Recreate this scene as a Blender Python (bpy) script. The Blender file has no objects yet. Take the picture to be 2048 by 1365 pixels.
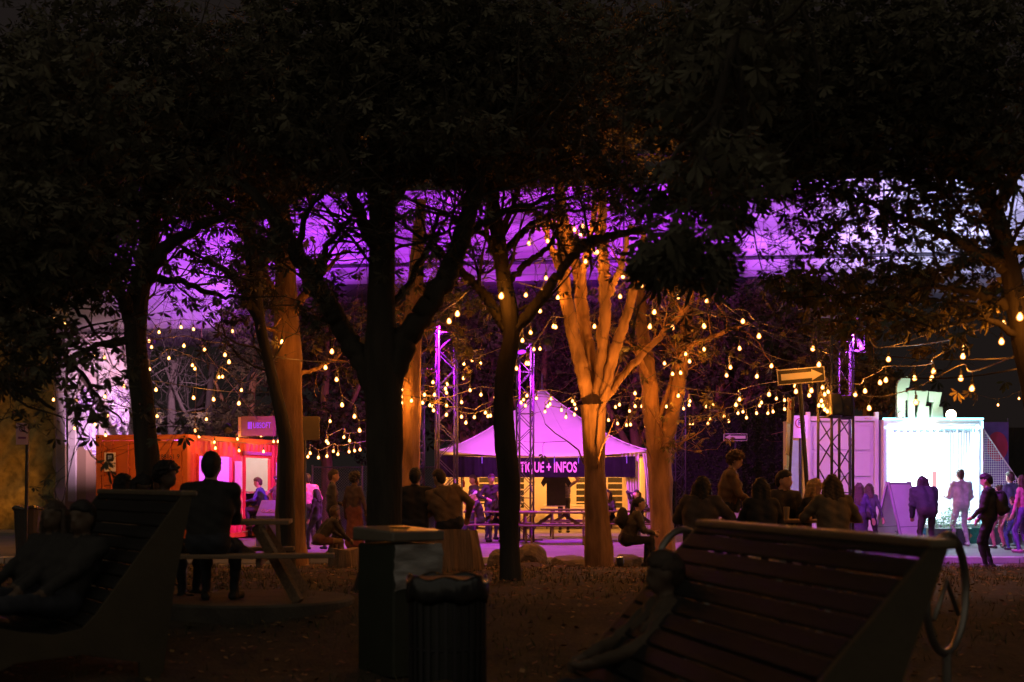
import bpy, bmesh, math, random
import numpy as np
from mathutils import Vector, Matrix, Euler

SC = bpy.context.scene
COL = SC.collection
R = math.radians
rnd = random.Random(7)
rng = np.random.default_rng(11)

# ------------------------------------------------------------------ camera, light, exposure
F = 2844.0            # focal length in photo pixels (2048 wide): a 50 mm lens
CX, HY, CZ = 1024.0, 960.0, 1.65
cam_data = bpy.data.cameras.new("camera")
cam = bpy.data.objects.new("camera", cam_data)
COL.objects.link(cam)
cam.location = (0, 0, CZ)
cam.rotation_euler = (R(90), 0, 0)
cam_data.sensor_width = 36.0
cam_data.lens = 36.0 * F / 2048.0
cam_data.shift_y = (HY - 682.5) / 2048.0
cam_data.clip_start = 0.1
cam_data.clip_end = 500.0
cam_data.dof.use_dof = True
cam_data.dof.focus_distance = 29.0
cam_data.dof.aperture_fstop = 2.2
SC.camera = cam

world = bpy.data.worlds.new("World")
SC.world = world
world.use_nodes = True
wn = world.node_tree
bg = wn.nodes["Background"]
sky = wn.nodes.new("ShaderNodeTexSky")
sky.sky_type = 'NISHITA'
sky.sun_disc = False
sky.sun_elevation = R(-4)
sky.sun_rotation = R(190)
glow = wn.nodes.new("ShaderNodeMix"); glow.data_type = 'RGBA'; glow.blend_type = 'ADD'
glow.inputs[0].default_value = 1.0
wn.links.new(sky.outputs[0], glow.inputs[6])
glow.inputs[7].default_value = (0.155, 0.115, 0.105, 1)     # light-polluted night sky
wn.links.new(glow.outputs[2], bg.inputs["Color"])
bg.inputs["Strength"].default_value = 0.07

sun_d = bpy.data.lights.new("fill_sun", 'SUN')
sun_d.energy = 0.29
sun_d.angle = R(165)
sun_d.color = (1.0, 0.86, 0.62)
fill_sun = bpy.data.objects.new("fill_sun", sun_d); COL.objects.link(fill_sun)
fill_sun.rotation_euler = (R(72), 0, R(-10))       # added dim fill from behind the camera, lifts the dark fronts

vs = SC.view_settings
vs.view_transform = 'Standard'; vs.look = 'None'; vs.gamma = 1.0; vs.use_curve_mapping = False; vs.exposure = 0.0
SC.render.engine = 'CYCLES'
cy = SC.cycles
cy.use_denoising = True
cy.max_bounces = 5; cy.diffuse_bounces = 2; cy.glossy_bounces = 2; cy.transmission_bounces = 3; cy.transparent_max_bounces = 8
cy.caustics_reflective = False; cy.caustics_refractive = False
cy.sample_clamp_indirect = 2.0
cy.use_light_tree = True

def P(px, py, d):
    return Vector(((px - CX) * d / F, d, CZ - (py - HY) * d / F))
def PX(px, d): return (px - CX) * d / F
def PZ(py, d): return CZ - (py - HY) * d / F

# ------------------------------------------------------------------ ground height
_gy = np.array([-40, 6, 9.5, 11.0, 14.0, 17.5, 21.0, 24.0, 26.0, 27.0, 28.0, 60])
_gz = np.array([.05, .05, .08, .12, .46, .40, .32, .18, .06, -.03, -.15, -.3])
def gz(x, y):
    z = float(np.interp(y, _gy, _gz))
    a = min(1, max(0, (-1.2 - x) / 1.6))
    b = max(0, 1 - abs(y - 10.3) / 2.6)
    z += .20 * a * b
    if y > 23.5:
        z += .05 * math.sin(x * 1.9 + 1.2) + .035 * math.sin(x * 4.3)
    return z
PLAZA = 0.12
def floor_z(x, y):
    if y > 28.0: return PLAZA
    return max(0.0, gz(x, y)) if y > 24 else gz(x, y)

# ------------------------------------------------------------------ materials
MATS = {}
def principled(name):
    m = bpy.data.materials.new(name); m.use_nodes = True
    return m, m.node_tree, m.node_tree.nodes["Principled BSDF"]
def mat(name, col, rough=.7, var=.25, scale=8.0, bump=.0, bscale=None, metal=0.0, spec=None, island=0.0, stretch=None, detail=5, sheen=0):
    if name in MATS: return MATS[name]
    m, nt, bs = principled(name)
    tc = nt.nodes.new("ShaderNodeTexCoord")
    mp = nt.nodes.new("ShaderNodeMapping")
    nt.links.new(tc.outputs["Object"], mp.inputs["Vector"])
    if stretch: mp.inputs["Scale"].default_value = stretch
    nz = nt.nodes.new("ShaderNodeTexNoise"); nz.inputs["Scale"].default_value = scale; nz.inputs["Detail"].default_value = detail
    nt.links.new(mp.outputs[0], nz.inputs["Vector"])
    rp = nt.nodes.new("ShaderNodeValToRGB")
    c = np.array(col)
    rp.color_ramp.elements[0].position = .3; rp.color_ramp.elements[1].position = .7
    rp.color_ramp.elements[0].color = tuple(np.clip(c * (1 - var), 0, 1)) + (1,)
    rp.color_ramp.elements[1].color = tuple(np.clip(c * (1 + var), 0, 1)) + (1,)
    nt.links.new(nz.outputs["Fac"], rp.inputs[0])
    out = rp.outputs[0]
    if island:
        g = nt.nodes.new("ShaderNodeNewGeometry")
        hs = nt.nodes.new("ShaderNodeHueSaturation")
        mr = nt.nodes.new("ShaderNodeMapRange"); mr.inputs[3].default_value = 1 - island; mr.inputs[4].default_value = 1 + island
        nt.links.new(g.outputs["Random Per Island"], mr.inputs[0])
        nt.links.new(mr.outputs[0], hs.inputs["Value"])
        mr2 = nt.nodes.new("ShaderNodeMapRange"); mr2.inputs[3].default_value = .5 - island * .09; mr2.inputs[4].default_value = .5 + island * .04
        nt.links.new(g.outputs["Random Per Island"], mr2.inputs[0])
        nt.links.new(mr2.outputs[0], hs.inputs["Hue"])
        nt.links.new(out, hs.inputs["Color"]); out = hs.outputs[0]
    nt.links.new(out, bs.inputs["Base Color"])
    bs.inputs["Roughness"].default_value = rough
    bs.inputs["Metallic"].default_value = metal
    if spec is not None: bs.inputs["Specular IOR Level"].default_value = spec
    if bump:
        n2 = nt.nodes.new("ShaderNodeTexNoise"); n2.inputs["Scale"].default_value = bscale or scale * 3; n2.inputs["Detail"].default_value = 6
        nt.links.new(mp.outputs[0], n2.inputs["Vector"])
        b = nt.nodes.new("ShaderNodeBump"); b.inputs["Strength"].default_value = bump; b.inputs["Distance"].default_value = .02
        nt.links.new(n2.outputs["Fac"], b.inputs["Height"]); nt.links.new(b.outputs[0], bs.inputs["Normal"])
    MATS[name] = m
    return m
def emit(name, col, strength, core=None):
    """A glowing surface; with core, a lamp globe that is whiter and brighter where one looks into it."""
    if name in MATS: return MATS[name]
    m = bpy.data.materials.new(name); m.use_nodes = True
    nt = m.node_tree; nt.nodes.clear()
    o = nt.nodes.new("ShaderNodeOutputMaterial"); e = nt.nodes.new("ShaderNodeEmission")
    e.inputs[0].default_value = tuple(col) + (1,); e.inputs[1].default_value = strength
    if core:
        lw = nt.nodes.new("ShaderNodeLayerWeight"); lw.inputs[0].default_value = .5
        cr = nt.nodes.new("ShaderNodeValToRGB")
        cr.color_ramp.elements[0].position = 0.0; cr.color_ramp.elements[0].color = (1, 1, 1, 1)
        cr.color_ramp.elements[1].position = .36; cr.color_ramp.elements[1].color = (0, 0, 0, 1)
        nt.links.new(lw.outputs["Facing"], cr.inputs[0])
        e2 = nt.nodes.new("ShaderNodeEmission"); e2.inputs[0].default_value = tuple(core[0]) + (1,); e2.inputs[1].default_value = core[1]
        ms = nt.nodes.new("ShaderNodeMixShader")
        nt.links.new(cr.outputs[0], ms.inputs[0]); nt.links.new(e.outputs[0], ms.inputs[1]); nt.links.new(e2.outputs[0], ms.inputs[2])
        nt.links.new(ms.outputs[0], o.inputs[0])
    else:
        nt.links.new(e.outputs[0], o.inputs[0])
    MATS[name] = m
    return m

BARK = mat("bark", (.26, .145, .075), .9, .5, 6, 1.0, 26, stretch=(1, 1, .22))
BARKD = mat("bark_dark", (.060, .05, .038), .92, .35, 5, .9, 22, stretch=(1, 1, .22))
LEAF = mat("leaf", (.10, .10, .05), .75, .1, 3, island=.25)
LEAFD = mat("leaf_dark", (.10, .092, .058), .75, .1, 3, island=.22)
LEAFY = mat("leaf_bulb_lit", (.15, .125, .035), .6, .15, 3, island=.4)  # yellow of the nearby bulb light is put into this leaf colour
WOODLEAF = mat("leaf_woodland", (.085, .08, .035), .7, .15, 3, island=.5)
METAL = mat("truss_metal", (.075, .075, .08), .38, .12, 12, metal=.5)
DARKMETAL = mat("dark_metal", (.05, .05, .055), .45, .2, 10, metal=.5)
STEEL = mat("ring_steel", (.30, .27, .24), .38, .15, 10, metal=.8)
BLACK = mat("black_plastic", (.02, .02, .022), .45, .2, 9)
WIRE = mat("wire_rubber", (.085, .075, .065), .35, .2, 9)
WHITE = mat("white_paint", (.75, .75, .76), .45, .05, 3)
WOOD = mat("picnic_wood", (.30, .19, .115), .65, .3, 7, .3, 30, stretch=(.25, 6, 6))
WOODD = mat("picnic_wood_dark", (.13, .085, .06), .65, .3, 7, .3, 30, stretch=(.25, 6, 6))
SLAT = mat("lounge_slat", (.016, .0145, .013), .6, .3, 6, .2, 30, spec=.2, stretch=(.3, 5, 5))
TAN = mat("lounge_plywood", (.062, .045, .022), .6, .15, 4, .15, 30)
CONC = mat("concrete", (.40, .385, .37), .85, .2, 1.6, .25, 14)
ORANGE = mat("orange_container_paint", (.52, .135, .02), .5, .12, 2.5, .05, 40)
RED = mat("red_container_paint", (.58, .055, .06), .5, .12, 2.5, .05, 40)
CANVAS = mat("tent_canvas", (.74, .72, .70), .75, .06, 1.5, .12, 9)
STONE = mat("boulder_stone", (.20, .16, .13), .9, .35, 4, .7, 16)
STUMP = mat("stump_wood", (.24, .165, .105), .9, .35, 8, .8, 25, stretch=(1, 1, .18))

# ------------------------------------------------------------------ object helpers
def link(o, parent=None):
    COL.objects.link(o)
    if parent is not None: o.parent = parent
    return o
def tag(o, label=None, cat=None, group=None, kind=None):
    if label: o["label"] = label
    if cat: o["category"] = cat
    if group: o["group"] = group
    if kind: o["kind"] = kind
    return o
def thing(name, label, cat, loc=(0, 0, 0), rz=0.0, group=None):
    o = bpy.data.objects.new(name, None); o.empty_display_size = .2
    o.location = loc; o.rotation_euler = (0, 0, rz)
    link(o); return tag(o, label, cat, group)

class MB:
    def __init__(s): s.v = []; s.f = []; s.m = []
    def add(s, vs, fs, mi=0):
        b = len(s.v); s.v += [tuple(v) for v in vs]
        for f in fs: s.f.append(tuple(i + b for i in f)); s.m.append(mi)
        return s
    def box(s, c, d, rz=0.0, rx=0.0, ry=0.0, mi=0, taper=1.0):
        M = Matrix.Translation(c) @ Euler((rx, ry, rz)).to_matrix().to_4x4()
        x, y, z = d[0] / 2, d[1] / 2, d[2] / 2; t = taper
        vs = [(-x, -y, -z), (x, -y, -z), (x, y, -z), (-x, y, -z), (-x * t, -y * t, z), (x * t, -y * t, z), (x * t, y * t, z), (-x * t, y * t, z)]
        return s.add([M @ Vector(v) for v in vs], [(3, 2, 1, 0), (4, 5, 6, 7), (0, 1, 5, 4), (1, 2, 6, 5), (2, 3, 7, 6), (3, 0, 4, 7)], mi)
    def bar(s, a, b, w, h=None, mi=0, up=(0, 0, 1)):
        a, b = Vector(a), Vector(b); h = h or w; t = (b - a).normalized(); u = Vector(up)
        if abs(t.dot(u)) > .97: u = Vector((0, 1, 0))
        r = t.cross(u).normalized(); u = r.cross(t)
        vs = []
        for p in (a, b):
            for sx, sy in ((-1, -1), (1, -1), (1, 1), (-1, 1)): vs.append(p + r * sx * w / 2 + u * sy * h / 2)
        return s.add(vs, [(0, 1, 2, 3), (7, 6, 5, 4), (0, 4, 5, 1), (1, 5, 6, 2), (2, 6, 7, 3), (3, 7, 4, 0)], mi)
    def tube(s, pts, rad, n=8, mi=0, closed=False, cap=True):
        pts = [Vector(p) for p in pts]; k = len(pts)
        if not hasattr(rad, '__len__'): rad = [rad] * k
        vs = []; prev = None
        for i, p in enumerate(pts):
            if closed: t = pts[(i + 1) % k] - pts[i - 1]
            else: t = pts[min(i + 1, k - 1)] - pts[max(i - 1, 0)]
            t = t.normalized() if t.length > 1e-9 else Vector((0, 0, 1))
            if prev is None:
                u = Vector((0, 1, 0)) if abs(t.y) < .9 else Vector((1, 0, 0))
                r = t.cross(u).normalized()
            else:
                r = (prev - t * prev.dot(t)); r = r.normalized() if r.length > 1e-6 else t.orthogonal().normalized()
            prev = r; q = t.cross(r)
            for j in range(n):
                a = 2 * math.pi * j / n
                vs.append(p + (r * math.cos(a) + q * math.sin(a)) * rad[i])
        fs = []
        for i in range(k if closed else k - 1):
            i2 = (i + 1) % k
            for j in range(n):
                fs.append((i * n + j, i * n + (j + 1) % n, i2 * n + (j + 1) % n, i2 * n + j))
        if cap and not closed:
            fs.append(tuple(range(n - 1, -1, -1))); fs.append(tuple((k - 1) * n + j for j in range(n)))
        return s.add(vs, fs, mi)
    def lathe(s, prof, n=16, c=(0, 0, 0), mi=0):
        vs = []; k = len(prof)
        for r, z in prof:
            for j in range(n):
                a = 2 * math.pi * j / n; vs.append((c[0] + r * math.cos(a), c[1] + r * math.sin(a), c[2] + z))
        fs = [(i * n + j, i * n + (j + 1) % n, (i + 1) * n + (j + 1) % n, (i + 1) * n + j) for i in range(k - 1) for j in range(n)]
        fs.append(tuple(range(n - 1, -1, -1))); fs.append(tuple((k - 1) * n + j for j in range(n)))
        return s.add(vs, fs, mi)
    def ball(s, c, r, n=10, m=6, mi=0, sx=1, sy=1, sz=1):
        prof = [(max(1e-4, math.sin(math.pi * i / m)) * r, -math.cos(math.pi * i / m) * r) for i in range(m + 1)]
        b = MB().lathe(prof, n)
        return s.add([(c[0] + v[0] * sx, c[1] + v[1] * sy, c[2] + v[2] * sz) for v in b.v], b.f, mi)
    def prism(s, poly, depth, M=None, mi=0):
        """poly in local xz, extruded along local y from 0 to depth"""
        k = len(poly); M = M or Matrix.Identity(4)
        vs = [M @ Vector((x, 0, z)) for x, z in poly] + [M @ Vector((x, depth, z)) for x, z in poly]
        return s.add(vs, [tuple(range(k)), tuple(range(2 * k - 1, k - 1, -1))] + [(i, k + i, k + (i + 1) % k, (i + 1) % k) for i in range(k)], mi)
    def mesh(s, name, mats, smooth=False, bevel=0.0):
        me = bpy.data.meshes.new(name)
        me.from_pydata(s.v, [], s.f)
        mats = mats if isinstance(mats, (list, tuple)) else [mats]
        for m in mats: me.materials.append(m)
        if len(mats) > 1: me.polygons.foreach_set("material_index", s.m)
        bm = bmesh.new(); bm.from_mesh(me)
        bmesh.ops.recalc_face_normals(bm, faces=bm.faces)
        if bevel:
            ed = [e for e in bm.edges if len(e.link_faces) == 2 and e.calc_face_angle(0) > .5]
            bmesh.ops.bevel(bm, geom=ed, offset=bevel, segments=1, affect='EDGES', clamp_overlap=True)
        bm.to_mesh(me); bm.free()
        if smooth:
            me.polygons.foreach_set("use_smooth", [True] * len(me.polygons))
        me.update()
        return me
    def build(s, name, mats, parent=None, loc=(0, 0, 0), smooth=False, bevel=0.0, rz=0.0):
        o = bpy.data.objects.new(name, s.mesh(name, mats, smooth, bevel)); o.location = loc; o.rotation_euler = (0, 0, rz)
        return link(o, parent)
def inst(name, me, parent=None, loc=(0, 0, 0), rz=0.0):
    o = bpy.data.objects.new(name, me); o.location = loc; o.rotation_euler = (0, 0, rz)
    return link(o, parent)
def copy_tree(o, parent=None):
    c = o.copy(); COL.objects.link(c)
    if parent is not None: c.parent = parent
    for ch in list(o.children): copy_tree(ch, c)
    return c
def np_mesh(name, V, Fa, mats, mi=None, smooth=False):
    me = bpy.data.meshes.new(name)
    V = np.asarray(V, dtype=np.float32); Fa = np.asarray(Fa, dtype=np.int32)
    n, k = Fa.shape
    me.vertices.add(len(V)); me.vertices.foreach_set("co", V.ravel())
    me.loops.add(n * k); me.loops.foreach_set("vertex_index", Fa.ravel())
    me.polygons.add(n)
    me.polygons.foreach_set("loop_start", np.arange(0, n * k, k, dtype=np.int32))
    me.polygons.foreach_set("loop_total", np.full(n, k, dtype=np.int32))
    mats = mats if isinstance(mats, (list, tuple)) else [mats]
    for m in mats: me.materials.append(m)
    if mi is not None: me.polygons.foreach_set("material_index", np.asarray(mi, dtype=np.int32))
    if smooth: me.polygons.foreach_set("use_smooth", np.ones(n, dtype=bool))
    me.update(calc_edges=True)
    return me
def text_mesh(body, height, mats, depth=.006, sx=1.0, align='CENTER', bold=0.0):
    cu = bpy.data.curves.new("lettering", 'FONT')
    cu.body = body; cu.size = height / .72; cu.extrude = depth; cu.align_x = align; cu.align_y = 'CENTER'; cu.resolution_u = 3; cu.offset = bold * height
    o = bpy.data.objects.new("lettering", cu); COL.objects.link(o)
    dg = bpy.context.evaluated_depsgraph_get()
    me = bpy.data.meshes.new_from_object(o.evaluated_get(dg))
    bpy.data.objects.remove(o); bpy.data.curves.remove(cu)
    me.transform(Matrix.Diagonal((sx, 1, 1, 1)))
    me.transform(Matrix.Rotation(R(90), 4, 'X'))       # stands upright, reads from -y
    me.materials.clear(); me.materials.append(mats)
    return me
def spot(name, loc, target, power, col, angle=60, blend=.5, radius=.08, parent=None):
    l = bpy.data.lights.new(name, 'SPOT'); l.energy = power; l.color = col; l.spot_size = R(angle); l.spot_blend = blend; l.shadow_soft_size = radius
    o = bpy.data.objects.new(name, l); link(o, parent)
    d = Vector(target) - Vector(loc)
    o.location = loc if parent is None else Vector(loc) - parent.location
    o.rotation_euler = d.to_track_quat('-Z', 'Y').to_euler()
    return o
# ------------------------------------------------------------------ setting: ground, road, plaza, kerb
def grid_mesh(name, xs, ys, zf, m, parent=None):
    xs = np.asarray(xs); ys = np.asarray(ys)
    V = np.array([(x, y, zf(x, y)) for y in ys for x in xs]); nx = len(xs)
    Fq = [(j * nx + i, j * nx + i + 1, (j + 1) * nx + i + 1, (j + 1) * nx + i) for j in range(len(ys) - 1) for i in range(nx - 1)]
    o = bpy.data.objects.new(name, np_mesh(name, V, Fq, m, smooth=True)); return link(o, parent)
SOIL = mat("park_soil", (.046, .033, .018), .95, .5, 5, .9, 30, detail=8)
ASPH = mat("asphalt", (.16, .155, .16), .85, .3, 3, .5, 60)
PAVE = mat("plaza_concrete", (.17, .165, .165), .82, .22, 1.3, .35, 45)
o = grid_mesh("ground", np.arange(-26, 26.1, .4), np.r_[np.arange(-30, 5, 5), np.arange(5, 28.3, .3)],
              lambda x, y: gz(x, y) + .018 * math.sin(3.1 * x + y) * math.cos(2.7 * y - x) + (.012 * math.sin(9 * x + 4 * y)), SOIL)
tag(o, kind="structure")
o = grid_mesh("road", np.linspace(-40, 40, 9), np.array([23.0, 28.0]), lambda x, y: 0.0, ASPH); tag(o, kind="structure")
o = grid_mesh("plaza_pavement", np.linspace(-60, 60, 13), np.linspace(28.3, 200, 12), lambda x, y: PLAZA, PAVE); tag(o, kind="structure")
kerb = MB().box((0, 28.27, -.2), (80, .1, .2)).build("kerb", CONC); tag(kerb, kind="structure")
ks = MB().box((0, 0, .06), (1.975, .3, .13)).mesh("kerb_stone", CONC, bevel=.012)
for i in range(22):
    inst("kerb_stone", ks, kerb, (-21 + 2 * i, 28.15, .004 + rnd.uniform(-.004, .004)))

# ------------------------------------------------------------------ lamps that throw the coloured light
PURPLE = (.42, .035, 1.0)
MAGENTA = (.80, .06, 1.0)
def stage_light(label, loc, target, power, col, angle=60, blend=.6, glow=2.5, rad=.12, lensname="lens_purple"):
    t = thing("stage_light", label, "stage light", loc, group="stage lights on the truss towers")
    d = (Vector(target) - Vector(loc)).normalized()
    q = d.to_track_quat('Z', 'Y')
    h = MB().lathe([(.05, -.26), (rad * .8, -.24), (rad, -.1), (rad * 1.08, .0), (rad * 1.1, .05)], 14).build("housing", BLACK, t, smooth=False)
    h.rotation_mode = 'QUATERNION'; h.rotation_quaternion = q
    l = MB().lathe([(rad * .9, .052), (rad * .95, .056), (rad * .5, .064)], 14).build("lens", emit(lensname, col, glow), t)
    l.rotation_mode = 'QUATERNION'; l.rotation_quaternion = q
    MB().tube([(-rad * 1.3, 0, 0), (-rad * 1.3, 0, .2), (0, 0, .3), (rad * 1.3, 0, .2), (rad * 1.3, 0, 0)], .014, 6).build("yoke", DARKMETAL, t)
    spot("beam", Vector(loc) + d * .12, target, power, col, angle, blend, rad * .8, parent=t)
    return t

# ------------------------------------------------------------------ bridge
br = thing("bridge", "concrete road bridge washed in purple light high behind the trees", "bridge", (0, 53.0, 0))
ang = math.atan2(-3.3, 25.25)
gb = MB()
L0, L1 = -34, 40
prof = [(8.77, 0.0), (8.95, -.10), (9.02, 0.0), (9.75, .0), (9.80, -.05), (9.88, 0), (10.75, .02), (10.8, -.04), (10.88, .02), (11.9, .03), (11.95, -.06), (12.1, -.06)]
def brp(u, z, off): # point along the bridge, local to the thing
    return Vector((u * math.cos(ang) - off * math.sin(ang) * -1, u * math.sin(ang) + off * math.cos(ang) - 2.0, z))
vs = []
for u in (L0, L1):
    for z, off in prof: vs.append(brp(u, z, off))
    vs.append(brp(u, 12.1, 9)); vs.append(brp(u, 8.77, 9))
k = len(prof) + 2
gb.add(vs, [(i, (i + 1) % k, k + (i + 1) % k, k + i) for i in range(k)])
gb.build("girder", mat("bridge_concrete", (.42, .405, .39), .85, .55, .55, .3, 6, stretch=(.3, 1, 2.2), detail=8), br)
pb = MB()
pb.tube([brp(L0, 9.42, -.14), brp(L1, 9.42, -.14)], .07, 8)
pb.build("drain_pipe", DARKMETAL, br)
jm = MB().box((0, 0, 0), (.06, .05, 3.1)).mesh("expansion_strip", DARKMETAL)
for u in range(-32, 40, 9):
    inst("expansion_strip", jm, br, brp(u, 10.45, -.01), ang)
rp_ = MB().box((0, 0, .55), (.09, .09, 1.1)).mesh("railing_post", DARKMETAL)
for u in range(-32, 40, 3): inst("railing_post", rp_, br, brp(u, 12.1, .3))
MB().bar(brp(L0, 13.2, .3), brp(L1, 13.2, .3), .1).build("railing_rail", DARKMETAL, br)
# pier with its rounded cap
pier = thing("bridge_pier", "pale concrete bridge pier painted with graffiti left of the containers", "bridge pier", (-14.45, 50, 0))
m, nt, bs = principled("graffiti_concrete"); MATS["graffiti_concrete"] = m
tc = nt.nodes.new("ShaderNodeTexCoord"); sp = nt.nodes.new("ShaderNodeSeparateXYZ"); nt.links.new(tc.outputs["Object"], sp.inputs[0])
nz = nt.nodes.new("ShaderNodeTexNoise"); nz.inputs["Scale"].default_value = 1.6; nz.inputs["Detail"].default_value = 7; nt.links.new(tc.outputs["Object"], nz.inputs["Vector"])
r1 = nt.nodes.new("ShaderNodeValToRGB"); r1.color_ramp.elements[0].position = .35; r1.color_ramp.elements[1].position = .65
r1.color_ramp.elements[0].color = (.34, .29, .27, 1); r1.color_ramp.elements[1].color = (.50, .46, .44, 1); nt.links.new(nz.outputs["Fac"], r1.inputs[0])
mp = nt.nodes.new("ShaderNodeMapping"); mp.inputs["Scale"].default_value = (2.2, 2.2, .9); nt.links.new(tc.outputs["Object"], mp.inputs[0])
vo = nt.nodes.new("ShaderNodeTexNoise"); vo.inputs["Scale"].default_value = 1.3; vo.inputs["Detail"].default_value = 2; vo.inputs["Distortion"].default_value = 2.6; nt.links.new(mp.outputs[0], vo.inputs["Vector"])
r2 = nt.nodes.new("ShaderNodeValToRGB"); r2.color_ramp.interpolation = 'CONSTANT'
r2.color_ramp.elements[0].color = (.60, .56, .66, 1); r2.color_ramp.elements[1].position = .47; r2.color_ramp.elements[1].color = (.30, .16, .52, 1)
e = r2.color_ramp.elements.new(.53); e.color = (.72, .68, .74, 1); e = r2.color_ramp.elements.new(.6); e.color = (.26, .20, .40, 1)
nt.links.new(vo.outputs["Fac"], r2.inputs[0])
ad = nt.nodes.new("ShaderNodeMath"); ad.operation = 'MULTIPLY_ADD'; ad.inputs[1].default_value = 1.1; nt.links.new(nz.outputs["Fac"], ad.inputs[0]); nt.links.new(sp.outputs[2], ad.inputs[2])
g1 = nt.nodes.new("ShaderNodeMath"); g1.operation = 'LESS_THAN'; g1.inputs[1].default_value = 5.25; nt.links.new(ad.outputs[0], g1.inputs[0])
mx = nt.nodes.new("ShaderNodeMix"); mx.data_type = 'RGBA'; nt.links.new(g1.outputs[0], mx.inputs[0]); nt.links.new(r1.outputs[0], mx.inputs[6]); nt.links.new(r2.outputs[0], mx.inputs[7])
g2 = nt.nodes.new("ShaderNodeMath"); g2.operation = 'LESS_THAN'; g2.inputs[1].default_value = 3.3; nt.links.new(ad.outputs[0], g2.inputs[0])
mx2 = nt.nodes.new("ShaderNodeMix"); mx2.data_type = 'RGBA'; nt.links.new(g2.outputs[0], mx2.inputs[0]); nt.links.new(mx.outputs[2], mx2.inputs[6]); mx2.inputs[7].default_value = (.26, .19, .11, 1)
nt.links.new(mx2.outputs[2], bs.inputs["Base Color"]); bs.inputs["Roughness"].default_value = .85
bp = nt.nodes.new("ShaderNodeBump"); bp.inputs["Strength"].default_value = .35; bp.inputs["Distance"].default_value = .05; nt.links.new(nz.outputs["Fac"], bp.inputs["Height"]); nt.links.new(bp.outputs[0], bs.inputs["Normal"])
MB().lathe([(1.75, -.2), (1.68, 3.0), (1.6, 5.0), (1.7, 6.2), (1.9, 6.6)], 10).build("shaft", m, pier, rz=.3, smooth=False)
rb = MB().box((0, 0, 3.5), (.34, .12, 5.2)).mesh("recessed_rib", CONC, bevel=.03)
for a in (-1.9, -1.25, -.55): inst("recessed_rib", rb, pier, (1.62 * math.cos(a), 1.62 * math.sin(a), 0), a + R(90))
cap = MB()
poly = [(-4.6, 10.4), (-4.6, 7.4), (-4.3, 6.9), (-3.6, 6.66), (4.35, 6.66), (5.0, 6.85), (5.36, 7.3), (5.42, 8.2), (5.3, 10.4)]
cap.prism(poly, 6.6, Matrix.Translation((0, -3.0, 0)))
cap.build("pier_cap", mat("cap_concrete", (.46, .44, .43), .85, .2, 1.0, .3, 6, stretch=(.3, .3, 1.2)), pier, bevel=.12)
# mossy retaining wall far left
mw = thing("stone_wall", "rough mossy stone wall in dim yellow light behind the left sign pole", "wall", (-17.4, 43.5, 0))
xs = np.linspace(-6, 3.4, 70); zs = np.linspace(0, 6.2, 46)
def wz(x, z): return .16 * math.sin(2.3 * x + 1.7 * z) * math.sin(1.9 * z - x) + .09 * math.sin(6.1 * x) * math.cos(5.3 * z + x) + .06 * math.sin(13 * x + 4 * z) * math.sin(11 * z)
V = [(x, wz(x, z), z) for z in zs for x in xs]
nx = len(xs); Fq = [(j * nx + i, j * nx + i + 1, (j + 1) * nx + i + 1, (j + 1) * nx + i) for j in range(len(zs) - 1) for i in range(nx - 1)]
link(bpy.data.objects.new("rough_face", np_mesh("rough_face", V, Fq, mat("mossy_stone", (.22, .185, .07), .95, .45, 4, 1.0, 12), smooth=True)), mw)
MB().box((-1.3, .75, 3.1), (9.3, .9, 6.1)).build("backing", CONC, mw)

# ------------------------------------------------------------------ orange and red container, left
C0 = (PX(375, 34.0), 34.0, PLAZA + .03)
ct = thing("shipping_container", "orange shipping container with a red serving side hung with bulbs", "container", C0, R(-14))
fr = MB()
W, H_, LN = 2.44, 2.59, 6.06
for x in (-.07, -W + .07):
    for y in (.07, LN - .07): fr.box((x, y, H_ / 2), (.14, .14, H_ - .004))
for z in (.07, H_ - .07):
    fr.box((-W / 2, .065, z), (W - .28, .12, .13)); fr.box((-W / 2, LN - .065, z), (W - .28, .12, .13))
    for x in (-.065, -W + .065): fr.box((x, LN / 2, z), (.12, LN - .28, .13))
fr.build("frame", ORANGE, ct, bevel=.012)
cc = MB().box((0, 0, 0), (.16, .17, .12)).box((0, -.087, 0), (.06, .01, .05), mi=1).mesh("corner_casting", [ORANGE, BLACK], bevel=.01)
for x in (-.08, -W + .08):
    for z in (.06, H_ - .06): inst("corner_casting", cc, ct, (x, .08, z))
MB().box((-W / 2, LN / 2, H_ - .03), (W - .16, LN - .16, .03)).build("roof", ORANGE, ct)
MB().box((-W / 2, LN / 2, .1), (W - .26, LN - .26, .06)).build("floor_deck", WOODD, ct)
MB().box((-W + .05, LN / 2, H_ / 2), (.03, LN - .3, H_ - .28)).build("back_wall", WHITE, ct)
MB().box((-W / 2, LN - .1, H_ / 2), (W - .3, .03, H_ - .28)).build("far_wall", WHITE, ct)
MB().box((-W / 2, 2.85, H_ / 2), (W - .3, .03, H_ - .3)).build("partition", WHITE, ct)
dl = MB()
dl.box((0, 0, 0), (1.06, .05, 2.3))
for z in (.98, .12, -.12, -1.0): dl.box((0, -.035, z), (1.0, .028, .1))
for x in (-.48, .48): dl.box((x, -.034, 0), (.08, .026, 2.2))
dm = dl.mesh("door_leaf", ORANGE, bevel=.006)
rod = MB().tube([(0, 0, -1.12), (0, 0, 1.12)], .02, 8)
for z in (-1.1, -.5, .5, 1.1): rod.box((0, 0, z), (.1, .06, .06))
rodm = rod.mesh("lock_rod", ORANGE)
hdl = MB().bar((0, 0, 0), (.34, 0, .02), .03, .05).mesh("handle", DARKMETAL)
hng = MB().box((0, 0, 0), (.13, .05, .07)).tube([(0.05, -.02, -.06), (.05, -.02, .06)], .022, 8).mesh("hinge", ORANGE)
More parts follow.
